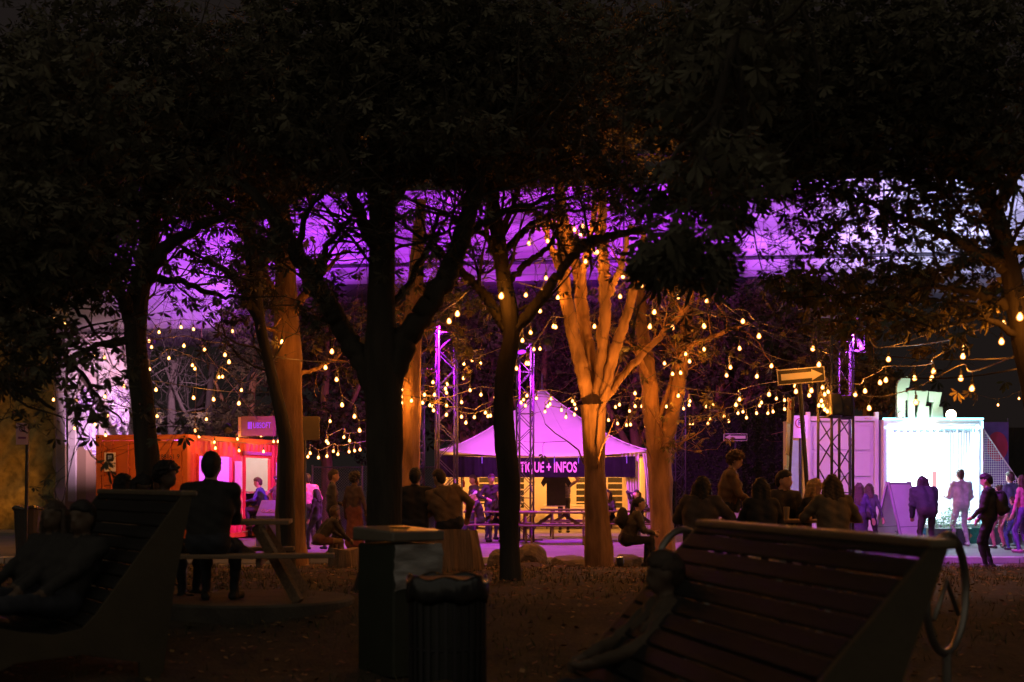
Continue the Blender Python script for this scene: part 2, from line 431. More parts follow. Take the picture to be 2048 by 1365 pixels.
for sx in (-1, 1):
    dn = inst("door", dm, ct, (-W / 2 + sx * .54, .05, H_ / 2))
    for q in (-.2, .24):
        rr = inst("lock_rod", rodm, dn, (q * sx * 1.0, -.075, 0))
    inst("handle", hdl, dn, (-.1, -.1, -.15))
    for z in (-.9, -.3, .35, .95): inst("hinge", hng, dn, (sx * .5, -.05, z), 0 if sx > 0 else math.pi)
PAPER = mat("sticker_paper", (.78, .74, .68), .6, .05, 3)
INK = mat("black_ink", (.02, .02, .025), .6, .1, 3)
pl = MB().box((0, 0, 0), (.30, .012, .46)).build("decal", PAPER, ct, (-W + .42, -.055, 1.93))
lg = MB().prism([(-.1, -.07), (-.07, -.1), (.07, -.1), (.1, -.07), (.1, .07), (.07, .1), (-.07, .1), (-.1, .07)], .006).build("logo", INK, pl, (0, -.013, .11))
MB().box((-.027, 0, .027), (.046, .006, .046)).box((.027, 0, .027), (.046, .006, .046)).box((-.027, 0, -.027), (.046, .006, .046)).box((.027, 0, -.027), (.046, .006, .046)).build("logo_square", mat("pale_blue_ink", (.25, .38, .62), .6, .05), pl, (0, -.0165, .11))
inst("lettering", text_mesh("CONTENUR", .044, INK, .003, .95), pl, (0, -.009, -.035))
inst("lettering", text_mesh("1 800 447 2790", .036, INK, .003, .85), pl, (0, -.009, -.105))
MB().lathe([(.03, 0), (.03, .006)], 10).build("yellow_dot", mat("yellow_ink", (.75, .5, .05), .6, .05), pl, (0, -.006, -.175)).rotation_euler = (R(90), 0, 0)
inst("number", text_mesh("288161 9", .115, INK, .003, .95), ct, (-.47, -.042, 2.05))
p2 = MB().box((0, 0, 0), (.18, .012, .18)).build("decal", mat("violet_print", (.45, .2, .6), .6, .05), ct, (-.42, -.055, 1.16))
MB().tube([(.06 * math.cos(a), -.012, .06 * math.sin(a)) for a in np.linspace(0, 2 * math.pi, 13)[:-1]], .008, 5, closed=True).build("ring", INK, p2)
# red corrugated serving side
def corrugated(t0, t1, z0, z1, name="side_panel"):
    pts = []; t = t0; k = 0; per = .14
    while t < t1 - 1e-6:
        pts.append((t, k % 2)); t2 = min(t + per * .68, t1); pts.append((t2, k % 2)); t = min(t2 + per * .32, t1); k += 1
    pts.append((t1, pts[-1][1]))
    vs = [(-.012 - .04 * s, t, z) for z in (z0, z1) for t, s in pts] + [(-.07, t, z) for z in (z0, z1) for t, s in pts]
    n = len(pts); fs = []
    for i in range(n - 1): fs += [(i, i + 1, n + i + 1, n + i), (2 * n + i, 3 * n + i, 3 * n + i + 1, 2 * n + i + 1)]
    fs += [(0, n, 3 * n, 2 * n), (n - 1, 3 * n - 1 + 0, 4 * n - 1, 2 * n - 1)][:1]
    return MB().add(vs, fs).build(name, RED, ct)
for a, b, z0, z1 in ((.142, .48, .14, 2.13), (2.43, 3.15, .14, 2.13), (4.85, 5.918, .14, 2.13), (.142, 5.918, 2.132, 2.458), (.48, 2.43, .14, .86)):
    corrugated(a, b, z0, z1)
for a, b, z0, z1 in ((.48, 2.43, .86, 2.13), (3.15, 4.85, .16, 2.13)):
    f = MB()
    f.box((.005, a + .03, (z0 + z1) / 2), (.07, .06, z1 - z0 - .1)); f.box((.005, b - .03, (z0 + z1) / 2), (.07, .06, z1 - z0 - .1))
    f.box((.005, (a + b) / 2, z1 - .025), (.072, b - a, .05)); f.box((.005, (a + b) / 2, z0 + .025), (.072, b - a, .05))
    f.build("hatch_frame", RED, ct)
MB().box((.0, 4.0, 1.17), (.5, 1.57, .05)).build("counter", mat("counter_top", (.45, .3, .2), .5, .2), ct)
MB().box((-.02, 4.0, .66), (.05, 1.57, .96)).build("counter_front", mat("dark_counter", (.05, .042, .035), .7, .2), ct)
MB().box((.02, 4.0, 2.2), (.05, 1.74, .09)).build("fascia_strip", mat("violet_paint", (.35, .08, .5), .5, .05), ct)
pm = MB().box((0, 0, 0), (.012, .42, .72)).mesh("poster", mat("pale_poster", (.62, .55, .68), .6, .08, 6))
for t in (2.83, 5.45): inst("poster", pm, ct, (.004, t, 1.62))
stp = MB()
for k_ in range(2): stp.box((.42 + .3 * k_, 4.0, .3 - .15 * k_), (.3, 1.8, .04))
stp.build("step_tread", WOODD, ct)
MB().box((.42, 3.3, .14), (.26, .08, .27)).box((.42, 4.7, .14), (.26, .08, .27)).build("step_support", WOODD, ct)
bt = MB().lathe([(.03, 0), (.032, .13), (.012, .18), (.012, .24)], 8).mesh("bottle", mat("bottle_glass", (.2, .1, .3), .2, .1))
for k_ in range(4):
    b = inst("bottle", bt, None, Vector(C0) + Matrix.Rotation(R(-14), 3, 'Z') @ Vector((-.25, 1.3 + .22 * k_, .91)))
    tag(b, ("first", "second", "third", "last")[k_] + " of four dark bottles on the purple lit hatch sill, nearest first", "bottle", "bottles on the hatch sill")
sill = MB().box((-.2, 1.455, .885), (.36, 1.8, .05)).build("sill", WHITE, ct)
# lamps in the two serving rooms
def ceiling_lamp(parent, loc, col, power, name="ceiling_lamp", glow=6):
    o = MB().lathe([(.13, 0), (.13, -.04), (.08, -.06)], 12).build(name, emit(name + "_glow_%d" % int(power), col, glow), parent, loc)
    l = bpy.data.lights.new("lamp", 'POINT'); l.energy = power; l.color = col; l.shadow_soft_size = .15
    lo = bpy.data.objects.new("lamp", l); link(lo, parent); lo.location = (loc[0], loc[1], loc[2] - .22)
    return o
ceiling_lamp(ct, (-.9, 1.45, 2.5), (.62, .09, 1.0), 260)
ceiling_lamp(ct, (-.9, 4.3, 2.5), (1.0, .78, .68), 90)
# sign box on the container roof
rs = thing("roof_sign", "brown box sign with purple lettering on the container roof", "sign", (PX(514, 36.0), 36.0, PLAZA + .03 + H_), R(-8))
MB().box((0, .12, .27), (.84, .24, .5)).build("panel", mat("sign_brown", (.19, .10, .09), .7, .1), rs)
MB().box((-.47, .3, .25), (.08, .5, .5)).build("side_board", mat("sign_side", (.55, .4, .38), .7, .1), rs)
MB().bar((-.5, .5, .3), (-.72, .5, .02), .05).bar((-.72, .5, .02), (-.4, .5, .02), .05).build("bracket", WOOD, rs)
GLOWP = emit("purple_letters", (.50, .07, 1.0), 1.0)
inst("lettering", text_mesh("UBSOFT", .15, GLOWP, .006, .62), rs, (.13, -.008, .28))
lb = MB()
for k_ in range(3): lb.box((-.225 + .038 * k_, -.008, .285), (.024, .012, .175))
lb.build("emblem", GLOWP, rs)
# square red beacon / fairy cluster edge trim
# ------------------------------------------------------------------ purple information podium
po = thing("info_podium", "purple lit podium with a sloping top printed with a pink drawing", "podium", (PX(541, 31), 31.0, PLAZA), R(6))
MB().prism([(-.29, 0), (.29, 0), (.29, .74), (-.29, .74)], .5, Matrix.Translation((0, -.25, 0))).build("body", mat("podium_violet", (.16, .12, .30), .5, .1), po, bevel=.01)
MB().add([(-.30, -.27, .745), (.30, -.27, .745), (.30, .27, .745), (-.30, .27, .745), (-.20, .12, 1.08), (.32, .12, 1.08), (.32, .27, 1.08), (-.20, .27, 1.08)],
         [(0, 1, 5, 4), (4, 5, 6, 7), (1, 2, 6, 5), (0, 4, 7, 3), (3, 7, 6, 2), (0, 3, 2, 1)]).build("sloping_top", mat("podium_top", (.40, .22, .62), .5, .1), po, bevel=.008)
sc_ = MB()
for k_ in range(7):
    a0 = k_ * 1.1
    pts = []
    for q in range(7):
        u = -.13 + .035 * k_ + .05 * math.cos(a0 + q * .9); v = .30 + .10 * math.sin(a0 * 1.7 + q * .8)
        y = -.27 + (.39) * v / 1.0; z = .745 + .335 * v; pts.append((u - .02 + .03 * v, y - .004, z + .006))
    sc_.tube(pts, .006, 4)
sc_.build("drawing", mat("pink_print", (.8, .35, .6), .6, .05), po)

# ------------------------------------------------------------------ marquee tent
TX0, TX1, TY0, TY1 = -2.03, 3.80, 39.0, 45.0
tn = thing("marquee_tent", "large peaked white marquee glowing purple with a dark lettered banner", "tent", ((TX0 + TX1) / 2, 42.0, PLAZA))
tw, td, ez, pz = (TX1 - TX0) / 2, 3.0, 2.33, 4.22
N = 24
def roofpt(u, v): # u,v in -1..1
    r_ = max(abs(u), abs(v)); z = ez + (pz - ez) * ((1 - r_) ** 1.55 * .82 + (1 - r_) * .18)
    edge = max(0, (r_ - .8) / .2); s = min(abs(u), abs(v)) if r_ > 0 else 0
    z -= .16 * edge * (1 - (s / max(r_, 1e-6)) ** 2)
    return (u * tw, v * td, z)
V = [roofpt(-1 + 2 * i / N, -1 + 2 * j / N) for j in range(N + 1) for i in range(N + 1)]
Fq = [(j * (N + 1) + i, j * (N + 1) + i + 1, (j + 1) * (N + 1) + i + 1, (j + 1) * (N + 1) + i) for j in range(N) for i in range(N)]
ro = link(bpy.data.objects.new("roof_canvas", np_mesh("roof_canvas", V, Fq, CANVAS, smooth=True)), tn)
sm = ro.modifiers.new("thickness", 'SOLIDIFY'); sm.thickness = .012
sm_ = MB()
for sx in (-1, 1):
    for sy in (-1, 1): sm_.tube([tuple(Vector(roofpt(sx * q, sy * q)) + Vector((0, 0, .012))) for q in np.linspace(.03, .99, 16)], .016, 5)
    sm_.tube([tuple(Vector(roofpt(sx * .34 * q, -q)) + Vector((0, 0, .008))) for q in np.linspace(.05, .99, 16)], .008, 4)
sm_.build("seam", CANVAS, tn)
MB().tube([(0, 0, pz - .1), (0, 0, pz + .45)], .022, 8).lathe([(.09, pz - .06), (.05, pz + .02)], 10).build("spire", METAL, tn)
postm = MB().tube([(0, 0, 0), (0, 0, ez - .05)], .035, 10).mesh("pole", METAL)
for x in (-tw + .06, tw - .06):
    for y in (-td + .06, td - .06): inst("pole", postm, tn, (x, y, 0))
# dark banner: pleated cloth, sagging along its upper edge
def banner(u0, u1, y, z0f, z1f, amp, n, name, m, parent=None):
    V = []; Fq = []
    for i in range(n + 1):
        u = u0 + (u1 - u0) * i / n
        for j in range(5):
            z = z0f(u) + (z1f(u) - z0f(u)) * j / 4
            V.append((u, y + amp(u) * (math.sin(u * 21) * .5 + math.sin(u * 47 + j * .4) * .3) * (1.2 - j * .15), z))
    for i in range(n):
        for j in range(4): a = i * 5 + j; Fq.append((a, a + 5, a + 6, a + 1))
    return link(bpy.data.objects.new(name, np_mesh(name, V, Fq, m, smooth=True)), parent)
BAN = mat("banner_cloth", (.013, .011, .018), .85, .2, 5, .1, 20, spec=.15)
bn = banner(-tw + .03, tw - .42, -td - .05, lambda u: 1.60, lambda u: 2.13 + .07 * (u / tw) ** 2, lambda u: .055 if u < -1.0 else .018, 150, "banner", BAN, tn)
LET = mat("banner_letters", (.78, .50, .62), .6, .05)
inst("lettering", text_mesh("BOUTIQUE + INFOS", .285, LET, .004, .58, bold=.035), bn, (-.13, -td - .088, 1.86))
tm = MB().box((0, 0, 0), (.025, .012, .2)).mesh("banner_tie", mat("tie_blue", (.2, .22, .6), .4, .1))
for k_ in range(8): inst("banner_tie", tm, bn, (-tw + .55 + k_ * .66, -td - .095, 2.08), 0)
# side and back walls
WALLC = mat("tent_wall", (.70, .64, .56), .75, .08, 1.2, .35, 4)
WIN = mat("window_film", (.035, .035, .03), .25, .3, 6)
bw = MB()
wins = [(-1.95, -.48), (1.12, 2.62)]
segs = [(-tw + .05, wins[0][0]), (wins[0][1], wins[1][0]), (wins[1][1], tw - .05)]
wallmesh = MB()
def crumple(x0, x1, z0, z1, y, name="wall_cloth"):
    nx_, nz_ = max(2, int((x1 - x0) / .12)), max(2, int((z1 - z0) / .12))
    V = [(x0 + (x1 - x0) * i / nx_, y + .03 * math.sin(5 * x0 + i * .8 + j * .45) + .02 * math.sin(i * 1.9 - j * 1.1), z0 + (z1 - z0) * j / nz_) for j in range(nz_ + 1) for i in range(nx_ + 1)]
    Fq = [(j * (nx_ + 1) + i, j * (nx_ + 1) + i + 1, (j + 1) * (nx_ + 1) + i + 1, (j + 1) * (nx_ + 1) + i) for j in range(nz_) for i in range(nx_)]
    return link(bpy.data.objects.new(name, np_mesh(name, V, Fq, WALLC, smooth=True)), tn)
for a, b in segs: crumple(a, b, .02, 2.3, td - .08)
for a, b in wins:
    crumple(a, b, .02, .62, td - .08); crumple(a, b, 1.62, 2.3, td - .08)
    wn_ = MB().box(((a + b) / 2, td - .05, 1.12), (b - a, .01, 1.02)).build("window", WIN, tn)
    wf = MB()
    for i in range(4): wf.box((a + (b - a) * i / 3, td - .09, 1.12), (.05, .03, 1.04))
    for j in range(6): wf.box(((a + b) / 2, td - .085, .62 + j * .2), (b - a, .03, .045))
    wf.build("window_grid", WALLC, wn_)
MB().box((-tw + .02, .1, 1.15), (.02, 5.7, 2.2)).build("side_wall", WALLC, tn)
MB().box((tw - .02, .6, 1.15), (.02, 4.6, 2.2)).build("side_wall", WALLC, tn)
# gathered white curtains at the right front corner
def curtain(x0, x1, y, name="curtain"):
    V = []; n = 36
    for i in range(n + 1):
        u = i / n
        for j in range(9):
            w = j / 8; pinch = 1 - .28 * math.sin(w * math.pi)
            V.append((x1 - (x1 - x0) * (1 - u) * pinch * (1 - .35 * (1 - w)), y + .05 * math.sin(u * 30 + w * 1.5), .06 + 2.2 * w))
    Fq = [(i * 9 + j, (i + 1) * 9 + j, (i + 1) * 9 + j + 1, i * 9 + j + 1) for i in range(n) for j in range(8)]
    return link(bpy.data.objects.new(name, np_mesh(name, V, Fq, CANVAS, smooth=True)), tn)
curtain(tw - .85, tw - .3, -td + .1); curtain(tw - .22, tw + .06, -td + .02)
MB().bar((-tw + .05, -td + .2, 2.2), (tw - .05, -td + .2, 2.2), .05).build("crossbar", METAL, tn)
# lamps that light the tent from inside
for x in (-1.4, 1.5):
    lt = thing("hanging_lamp", "warm lamp hanging inside the marquee, %s one" % ("left" if x < 0 else "right"), "lamp", ((TX0 + TX1) / 2 + x, 42.6, PLAZA + 2.35), group="lamps inside the marquee")
    MB().tube([(0, 0, .1), (0, 0, 1.2)], .008, 5).build("cord", WIRE, lt)
    MB().lathe([(.12, 0), (.06, .1), (.03, .12)], 12).build("shade", DARKMETAL, lt)
    MB().ball((0, 0, -.03), .05).build("bulb", emit("tent_bulb", (1, .4, .1), 12), lt)
    l = bpy.data.lights.new("lamp", 'POINT'); l.energy = 300; l.color = (1, .36, .06); l.shadow_soft_size = .12
    lo = bpy.data.objects.new("lamp", l); link(lo, lt); lo.location = (0, 0, -.22)
# red bottles hanging under the banner edge
btl = MB().lathe([(.03, 0), (.042, .02), (.042, .15), (.014, .21), (.014, .28), (.004, .40)], 8).mesh("hanging_bottle", mat("red_bottle", (.30, .03, .02), .25, .1))
for px in (927, 954):
    o = inst("hanging_bottle", btl, None, (PX(px, 40.2), 40.2, PZ(975, 40.2)))
    tag(o, "%s dark red bottle hanging under the marquee banner" % ("left" if px < 940 else "right"), "bottle", "bottles hanging in the marquee")
for x in (-1.6, 1.1):   # sale tables inside
    t = thing("folding_table", "white covered sale table at the back of the marquee, %s one" % ("left" if x < 0 else "right"), "table", ((TX0 + TX1) / 2 + x, 44.1, PLAZA), group="sale tables in the marquee")
    MB().box((0, 0, .74), (2.0, .7, .04)).build("table_top", CANVAS, t)
    MB().box((0, -.32, .4), (1.96, .02, .64)).build("skirt", WALLC, t)
    for q in (-.9, .9): MB().bar((q, .2, 0), (q, .2, .72), .04).build("leg", METAL, t)

# ------------------------------------------------------------------ truss towers
def truss_tower(label, px, d, top_z, w, base_z=None, rz=0.2):
    z0 = base_z if base_z is not None else (PLAZA if d > 28 else 0)
    t = thing("truss_tower", label, "truss tower", (PX(px, d), d, z0), rz, group="lighting truss towers")
    h = top_z - z0
    cm = MB().tube([(0, 0, 0), (0, 0, h)], .026, 8).mesh("chord", METAL, smooth=True)
    for sx in (-1, 1):
        for sy in (-1, 1): inst("chord", cm, t, (sx * w / 2, sy * w / 2, 0))
    n = max(4, int(h / (w * .95))); st = h / n
    bm_ = MB().bar((-w / 2, 0, 0), (w / 2, 0, st), .018).mesh("brace", METAL)
    bm2 = MB().bar((w / 2, 0, 0), (-w / 2, 0, st), .018).mesh("brace", METAL)
    rm = MB().bar((-w / 2, 0, 0), (w / 2, 0, 0), .018).mesh("rung", METAL)
    for k in range(n):
        for (x, y, a) in ((0, -w / 2, 0), (0, w / 2, 0), (-w / 2, 0, R(90)), (w / 2, 0, R(90))):
            inst("brace", bm_ if k % 2 else bm2, t, (x, y, k * st), a)
            if k % 3 == 0: inst("rung", rm, t, (x, y, k * st), a)
    MB().box((0, 0, .02), (w + .4, w + .4, .035)).build("base_plate", DARKMETAL, t)
    MB().box((0, 0, h + .02), (w + .06, w + .06, .04)).build("top_plate", METAL, t)
    return t
truss_tower("tall metal truss tower left of the marquee beside the orange lit trunk", 893, 32.0, 5.35, .42)
truss_tower("metal truss tower standing before the middle of the marquee banner", 1050, 36.0, 5.1, .36)
truss_tower("metal truss tower with loudspeakers before the white container", 1671, 26.6, 4.7, .46, rz=.35)
truss_tower("slim truss tower half hidden behind the orange trunk left of the marquee", 838, 40.0, 5.2, .26)
truss_tower("dim slim truss tower between marquee and hedge, behind the forked tree", 1358, 41.0, 5.4, .30)
# loudspeakers hung on the right tower
for px, pyc, d, a, l in ((1668, 812, 26.2, .25, "left of two dark loudspeakers hung on the right truss tower"), (1693, 815, 26.5, -.35, "right of two dark loudspeakers hung on the right truss tower")):
    s = thing("loudspeaker", l, "loudspeaker", P(px, pyc, d), a, group="loudspeakers on the truss")
    MB().box((0, 0, 0), (.24, .24, .42), rx=R(-14), taper=.92).build("cabinet", BLACK, s, bevel=.015)
    MB().lathe([(.085, 0), (.09, .012), (.03, .004)], 12).build("cone", DARKMETAL, s, (0, -.135, -.06)).rotation_euler = (R(90 - 14), 0, 0)
    MB().bar((0, .1, .15), (0, .28, .2), .03).build("bracket", METAL, s)
ML = (.62, .04, 1.0)
stage_light("large glowing magenta stage light, upper one above the right tower", P(1705, 637, 26.8), (8.5, 25.5, 0), 350, ML, 80, glow=9, rad=.085, lensname="lens_magenta")
stage_light("small glowing magenta stage light, lower one above the right tower", P(1722, 693, 27.0), (8.0, 25.5, 0), 150, ML, 70, glow=9, rad=.05, lensname="lens_magenta")
mast = thing("light_mast", "thin purple lit mast rising above the right truss tower", "mast", (PX(1700, 27.1), 27.1, 0))
MB().tube([(0, 0, 0), (0, 0, 5.0)], .03, 8).build("pole", METAL, mast)
MB().bar((-.25, 0, 4.55), (.3, 0, 4.55), .05).bar((-.1, 0, 4.1), (.3, 0, 4.1), .05).build("crossbar", METAL, mast)
# unseen lights added on towers and container roof to wash the surfaces they face
TA = (PX(893, 32.0), 32.0); TB = (PX(1050, 36.0), 36.0); TC = (PX(1671, 26.6), 26.6)
def up(label, loc, tgt, p, col=PURPLE, a=70, **k): return stage_light(label, loc, tgt, p, col, a, **k)
BZ = 11.2
for k_, (loc, x_, p_, a_, c_, l_, nm) in enumerate((
    ((TA[0] - .35, TA[1], 5.6), -13.2, 4600, 26, (.42, .024, .95), "lens_purple", "on the left truss tower, turned furthest left to the pier cap"),
    ((TA[0] - .2, TA[1], 5.7), -7.6, 8600, 17, (.42, .03, .95), "lens_purple", "on the left truss tower, aimed at the bridge over the red container"),
    ((TA[0] + .05, TA[1], 5.75), -3.6, 5200, 17, (.46, .022, .92), "lens_purple", "on top of the left truss tower, aimed straight at the bridge"),
    ((TA[0] + .3, TA[1], 5.6), .2, 3600, 20, (.52, .022, .90), "lens_purple", "on the left truss tower, turned right toward the marquee"),
    ((TB[0] - .2, TB[1], 5.35), 4.2, 3900, 24, (.48, .022, .92), "lens_purple", "on the marquee truss tower, aimed at the bridge behind the amber tree"),
    ((TB[0] + .2, TB[1], 5.35), 7.8, 2700, 26, (.46, .03, .95), "lens_purple", "on the marquee truss tower, turned right"),
    ((TC[0] - .3, TC[1], 5.0), 10.8, 6500, 18, (.56, .17, 1.0), "lens_violet", "on the right truss tower, violet, aimed at the bridge"),
    ((TC[0] + .1, TC[1], 5.0), 14.4, 7600, 20, (.56, .55, 1.0), "lens_blue", "on the right truss tower, blue white, aimed at the bridge"),
    ((TC[0] + .3, TC[1], 4.9), 18.0, 5200, 20, (.48, .47, 1.0), "lens_blue", "on the right truss tower, blue white, turned furthest right"))):
    up("added stage light " + nm, loc, (x_, 51.6 - .13 * x_, BZ), p_ * 8.0, c_, a_, lensname=l_, blend=.95)
up("added stage light on the left truss tower, aimed down at the pier shaft", (TA[0] - .5, TA[1] + .1, 5.0), (-14.9, 49, 4.2), 48000, (.98, .50, .80), 17, lensname="lens_pink", blend=.9)
up("added stage light on the left truss tower, aimed down at the plaza", (TA[0], TA[1] - .4, 5.2), (-4.6, 34.2, 0), 3600, (.46, .008, .80), 98)
up("added stage light on the marquee truss tower, aimed down at the tables", (TB[0] - .1, TB[1] - .35, 4.9), (1.0, 33.6, 0), 3200, (.46, .008, .72), 100)
up("added stage light on the marquee truss tower, aimed back at the marquee roof", (TB[0] + .55, TB[1] - .5, 5.0), (1.0, 41.2, 3.1), 1900, (.80, .075, .98), 112)
up("added pink stage light on the container roof, aimed up under the pier cap", (PX(455, 37), 37.0, 2.98), (-11.2, 49.5, 6.7), 2600, (.95, .45, .70), 40, lensname="lens_pink", blend=.9)  # added to brighten the underside of the cap
up("added stage light on the left truss tower, aimed at the red container", (TA[0] - .4, TA[1] - .3, 4.9), (-6.3, 37.2, 1.5), 3000, (.86, .04, .85), 32)
up("added stage light on the right truss tower, aimed at the white container", (TC[0] + .9, TC[1] - .2, 4.7), (7.7, 34, 1.6), 1800, (.74, .15, 1.0), 36, lensname="lens_pink")
up("added stage light on the right truss tower, aimed down at the road", (TC[0] + .25, TC[1] - .2, 4.5), (9.2, 29.6, 0), 2600, (.52, .06, .8), 84)

# ------------------------------------------------------------------ white containers, right
wc = thing("white_container", "white container glowing pink with a ribbed side left of the bright booth", "container", (PX(1683, 34.2), 34.2, PLAZA))
x0, x1 = PX(1612, 34.2) - PX(1683, 34.2), PX(1757, 34.2) - PX(1683, 34.2)
Wp = mat("white_container_paint", (.66, .64, .66), .5, .06, 2, .05, 30)
hh = 3.06
MB().box(((x0 + x1) / 2, 1.7, hh / 2 + .15), (x1 - x0 - .16, 3.2, hh - .3)).build("body", Wp, wc)
f = MB()
for x in (x0 + .05, x1 - .05): f.box((x, .02, hh / 2 + .12), (.1, .12, hh - .24 + .2))
f.box(((x0 + x1) / 2, .02, hh - .06), (x1 - x0 - .2, .11, .12)).box(((x0 + x1) / 2, .02, .14), (x1 - x0 - .2, .11, .12))
f.build("frame", Wp, wc, bevel=.01)
pnl = MB().box((0, 0, 0), (x1 - x0 - .36, .05, .58)).mesh("panel", Wp, bevel=.012)
for k_ in range(4): inst("panel", pnl, wc, ((x0 + x1) / 2, .075, .62 + k_ * .64))
inst("number", text_mesh("45G1", .05, mat("orange_ink", (.7, .35, .1), .6), .003, 1.3), wc, (x1 - .25, -.045, hh - .06))
MB().box((x0 - .12, 1.0, 1.3), (.2, .5, 2.4)).build("side_door", mat("pale_blue_door", (.25, .55, .62), .5, .1), wc)

bo = thing("game_booth", "bright white lit container booth with glowing tube edges", "booth", (PX(1865, 34.0), 34.0, PLAZA))
w2 = 1.19; bz0, bz1 = .36, 2.98
B = MB()
for x in (-w2 + .05, w2 - .05):
    B.box((x, .0, (bz0 + bz1) / 2), (.1, .12, bz1 - bz0))
B.box((0, 0, bz1 - .06), (2 * w2 - .2, .12, .12)); B.box((0, 0, bz0 + .06), (2 * w2 - .2, .12, .12))
B.build("frame", Wp, bo, bevel=.01)
INN = mat("booth_inner", (.62, .66, .72), .6, .05, 3)
MB().box((-w2 + .03, 1.6, (bz0 + bz1) / 2), (.05, 3.05, bz1 - bz0 - .02)).build("side_wall", INN, bo)
rb_ = MB().box((w2 - .03, 1.6, (bz0 + bz1) / 2), (.05, 3.05, bz1 - bz0 - .02))
for k_ in range(14): rb_.box((w2 - .062, .2 + k_ * .21, (bz0 + bz1) / 2), (.016, .12, bz1 - bz0 - .3))
rb_.build("side_wall", INN, bo)
MB().box((0, 1.6, bz1 - .03), (2 * w2 - .12, 3.05, .05)).build("roof", Wp, bo)
MB().box((0, 1.6, bz0 + .03), (2 * w2 - .12, 3.05, .05)).build("floor_deck", INN, bo)
MB().box((0, 3.1, (bz0 + bz1) / 2), (2 * w2 - .12, .05, bz1 - bz0 - .12)).build("back_wall", INN, bo)
scn = MB().box((-.12, 2.3, (bz0 + bz1) / 2 + .02), (2 * w2 - .36, .05, bz1 - bz0 - .34)).build("screen", emit("white_screen", (.80, .93, 1.0), 9.0), bo)
MB().box((.72, 2.26, 1.55), (.12, .01, .4)).build("screen_mark", emit("screen_pink", (1, .35, .4), 1.4), scn)
NEON = emit("light_tube_glow", (.30, .80, 1.0), 5.0)
for a, b in (((-w2 + .02, -.08, bz1 - .2), (w2 - .04, -.08, bz1 - .2)), ((-w2 + .12, -.08, bz0 + .1), (-w2 + .12, -.08, bz1 - .24)), ((w2 - .02, -.08, bz0 + .1), (w2 - .02, -.08, bz1 - .05)), ((w2 - .24, -.03, bz0 + .1), (w2 - .24, -.03, bz1 - .24)), ((-w2 - .02, -.09, bz1 + .005), (w2, -.09, bz1 + .005))):
    MB().tube([a, b], .022, 8).build("light_tube", NEON, bo)
pf = MB()
for k_ in range(14):
    x = -w2 + .22 + k_ * .155
    pf.add([(x, -.04, bz1 - .24), (x + .14, -.04, bz1 - .24), (x + .12, -.05 - .03 * (k_ % 2), bz1 - .31), (x + .03, -.03, bz1 - .33)], [(0, 1, 2, 3), (3, 2, 1, 0)])
pf.build("torn_fringe", mat("fringe_film", (.5, .7, .8), .3, .1), bo)
# flower painted skirting and planting below the opening
sk = MB().box((0, -.12, .2), (2 * w2 + .3, .06, .36)).build("skirting", mat("teal_print", (.03, .22, .22), .6, .5, 9), bo)
fl = MB()
for k_ in range(7):
    cx_ = -w2 + .1 + k_ * .37; cz_ = .2 + .07 * ((k_ * 5) % 3 - 1); r_ = .10 + .025 * (k_ % 2)
    pts = [(cx_ + r_ * (1 + .18 * math.cos(6 * a)) * math.cos(a), cz_ + r_ * (1 + .18 * math.cos(6 * a)) * math.sin(a)) for a in np.linspace(0, 2 * math.pi, 25)[:-1]]
    fl.prism(pts, .008, Matrix.Translation((0, -.158, 0)))
fl.build("printed_flowers", mat("orange_flower_print", (.62, .19, .13), .6, .2, 20), sk)
led = bpy.data.lights.new("booth_lamp", 'AREA'); led.energy = 330; led.color = (.60, .84, 1.0); led.shape = 'RECTANGLE'; led.size = 2.0; led.size_y = .25
lo = bpy.data.objects.new("booth_lamp", led); link(lo, bo); lo.location = (0, .25, bz1 - .12); lo.rotation_euler = (R(-38), 0, 0)
# letters on the booth roof
fz = thing("roof_letters", "teal and white block letters standing on the bright booth roof", "sign", (PX(1793, 34.0), 33.95, PLAZA + bz1 + .02))
FZ = mat("letter_teal", (.36, .60, .50), .45, .06, 2)
s_ = 34.0 / F
def pp(lst): return [((x - 1793) * s_, (836 - y) * s_) for x, y in lst]
letters = {
    "letter_f": [[(1793, 836), (1793, 772), (1796, 762), (1804, 754), (1813, 752), (1820, 756), (1817, 774), (1810, 776), (1810, 784), (1815, 784), (1815, 800), (1810, 800), (1810, 836)]],
    "letter_i": [[(1815.4, 836), (1815.4, 781), (1829, 780), (1829, 836)]],
    "letter_z": [[(1830, 780), (1856, 781), (1850, 812), (1857, 812), (1858, 836), (1832, 836), (1838, 802), (1830, 800)]],
    "letter_zz": [[(1857, 782), (1883, 784), (1877, 813), (1884, 814), (1886, 836), (1860, 836), (1866, 804), (1857, 803)]],
}
for nm, polys in letters.items():
    b = MB()
    for q in polys: b.prism(pp(q), .14)
    b.build("letter", FZ, fz, bevel=.008)
for px, nm in ((1801, "left"), (1901, "right")):
    t = thing("flood_lamp", "%s small white flood lamp on the booth roof edge" % nm, "flood lamp", P(px, 830, 33.6), 0, "flood lamps on the booth roof")
    MB().box((0, .03, -.02), (.16, .1, .12)).build("housing", BLACK, t, bevel=.01)
    MB().ball((0, -.04, 0), .055 if px < 1850 else .12, 12, 8).build("glowing_front", emit("flood_glow", (1, .78, .55), 14), t)
    l = bpy.data.lights.new("lamp", 'SPOT'); l.energy = 52; l.color = (1.0, .92, .74); l.spot_size = R(150); l.spot_blend = .7; l.shadow_soft_size = .05
    lo = bpy.data.objects.new("lamp", l); link(lo, t); lo.location = (0, -.25, .0); lo.rotation_euler = (R(125), 0, R(-30 if px < 1850 else 35))
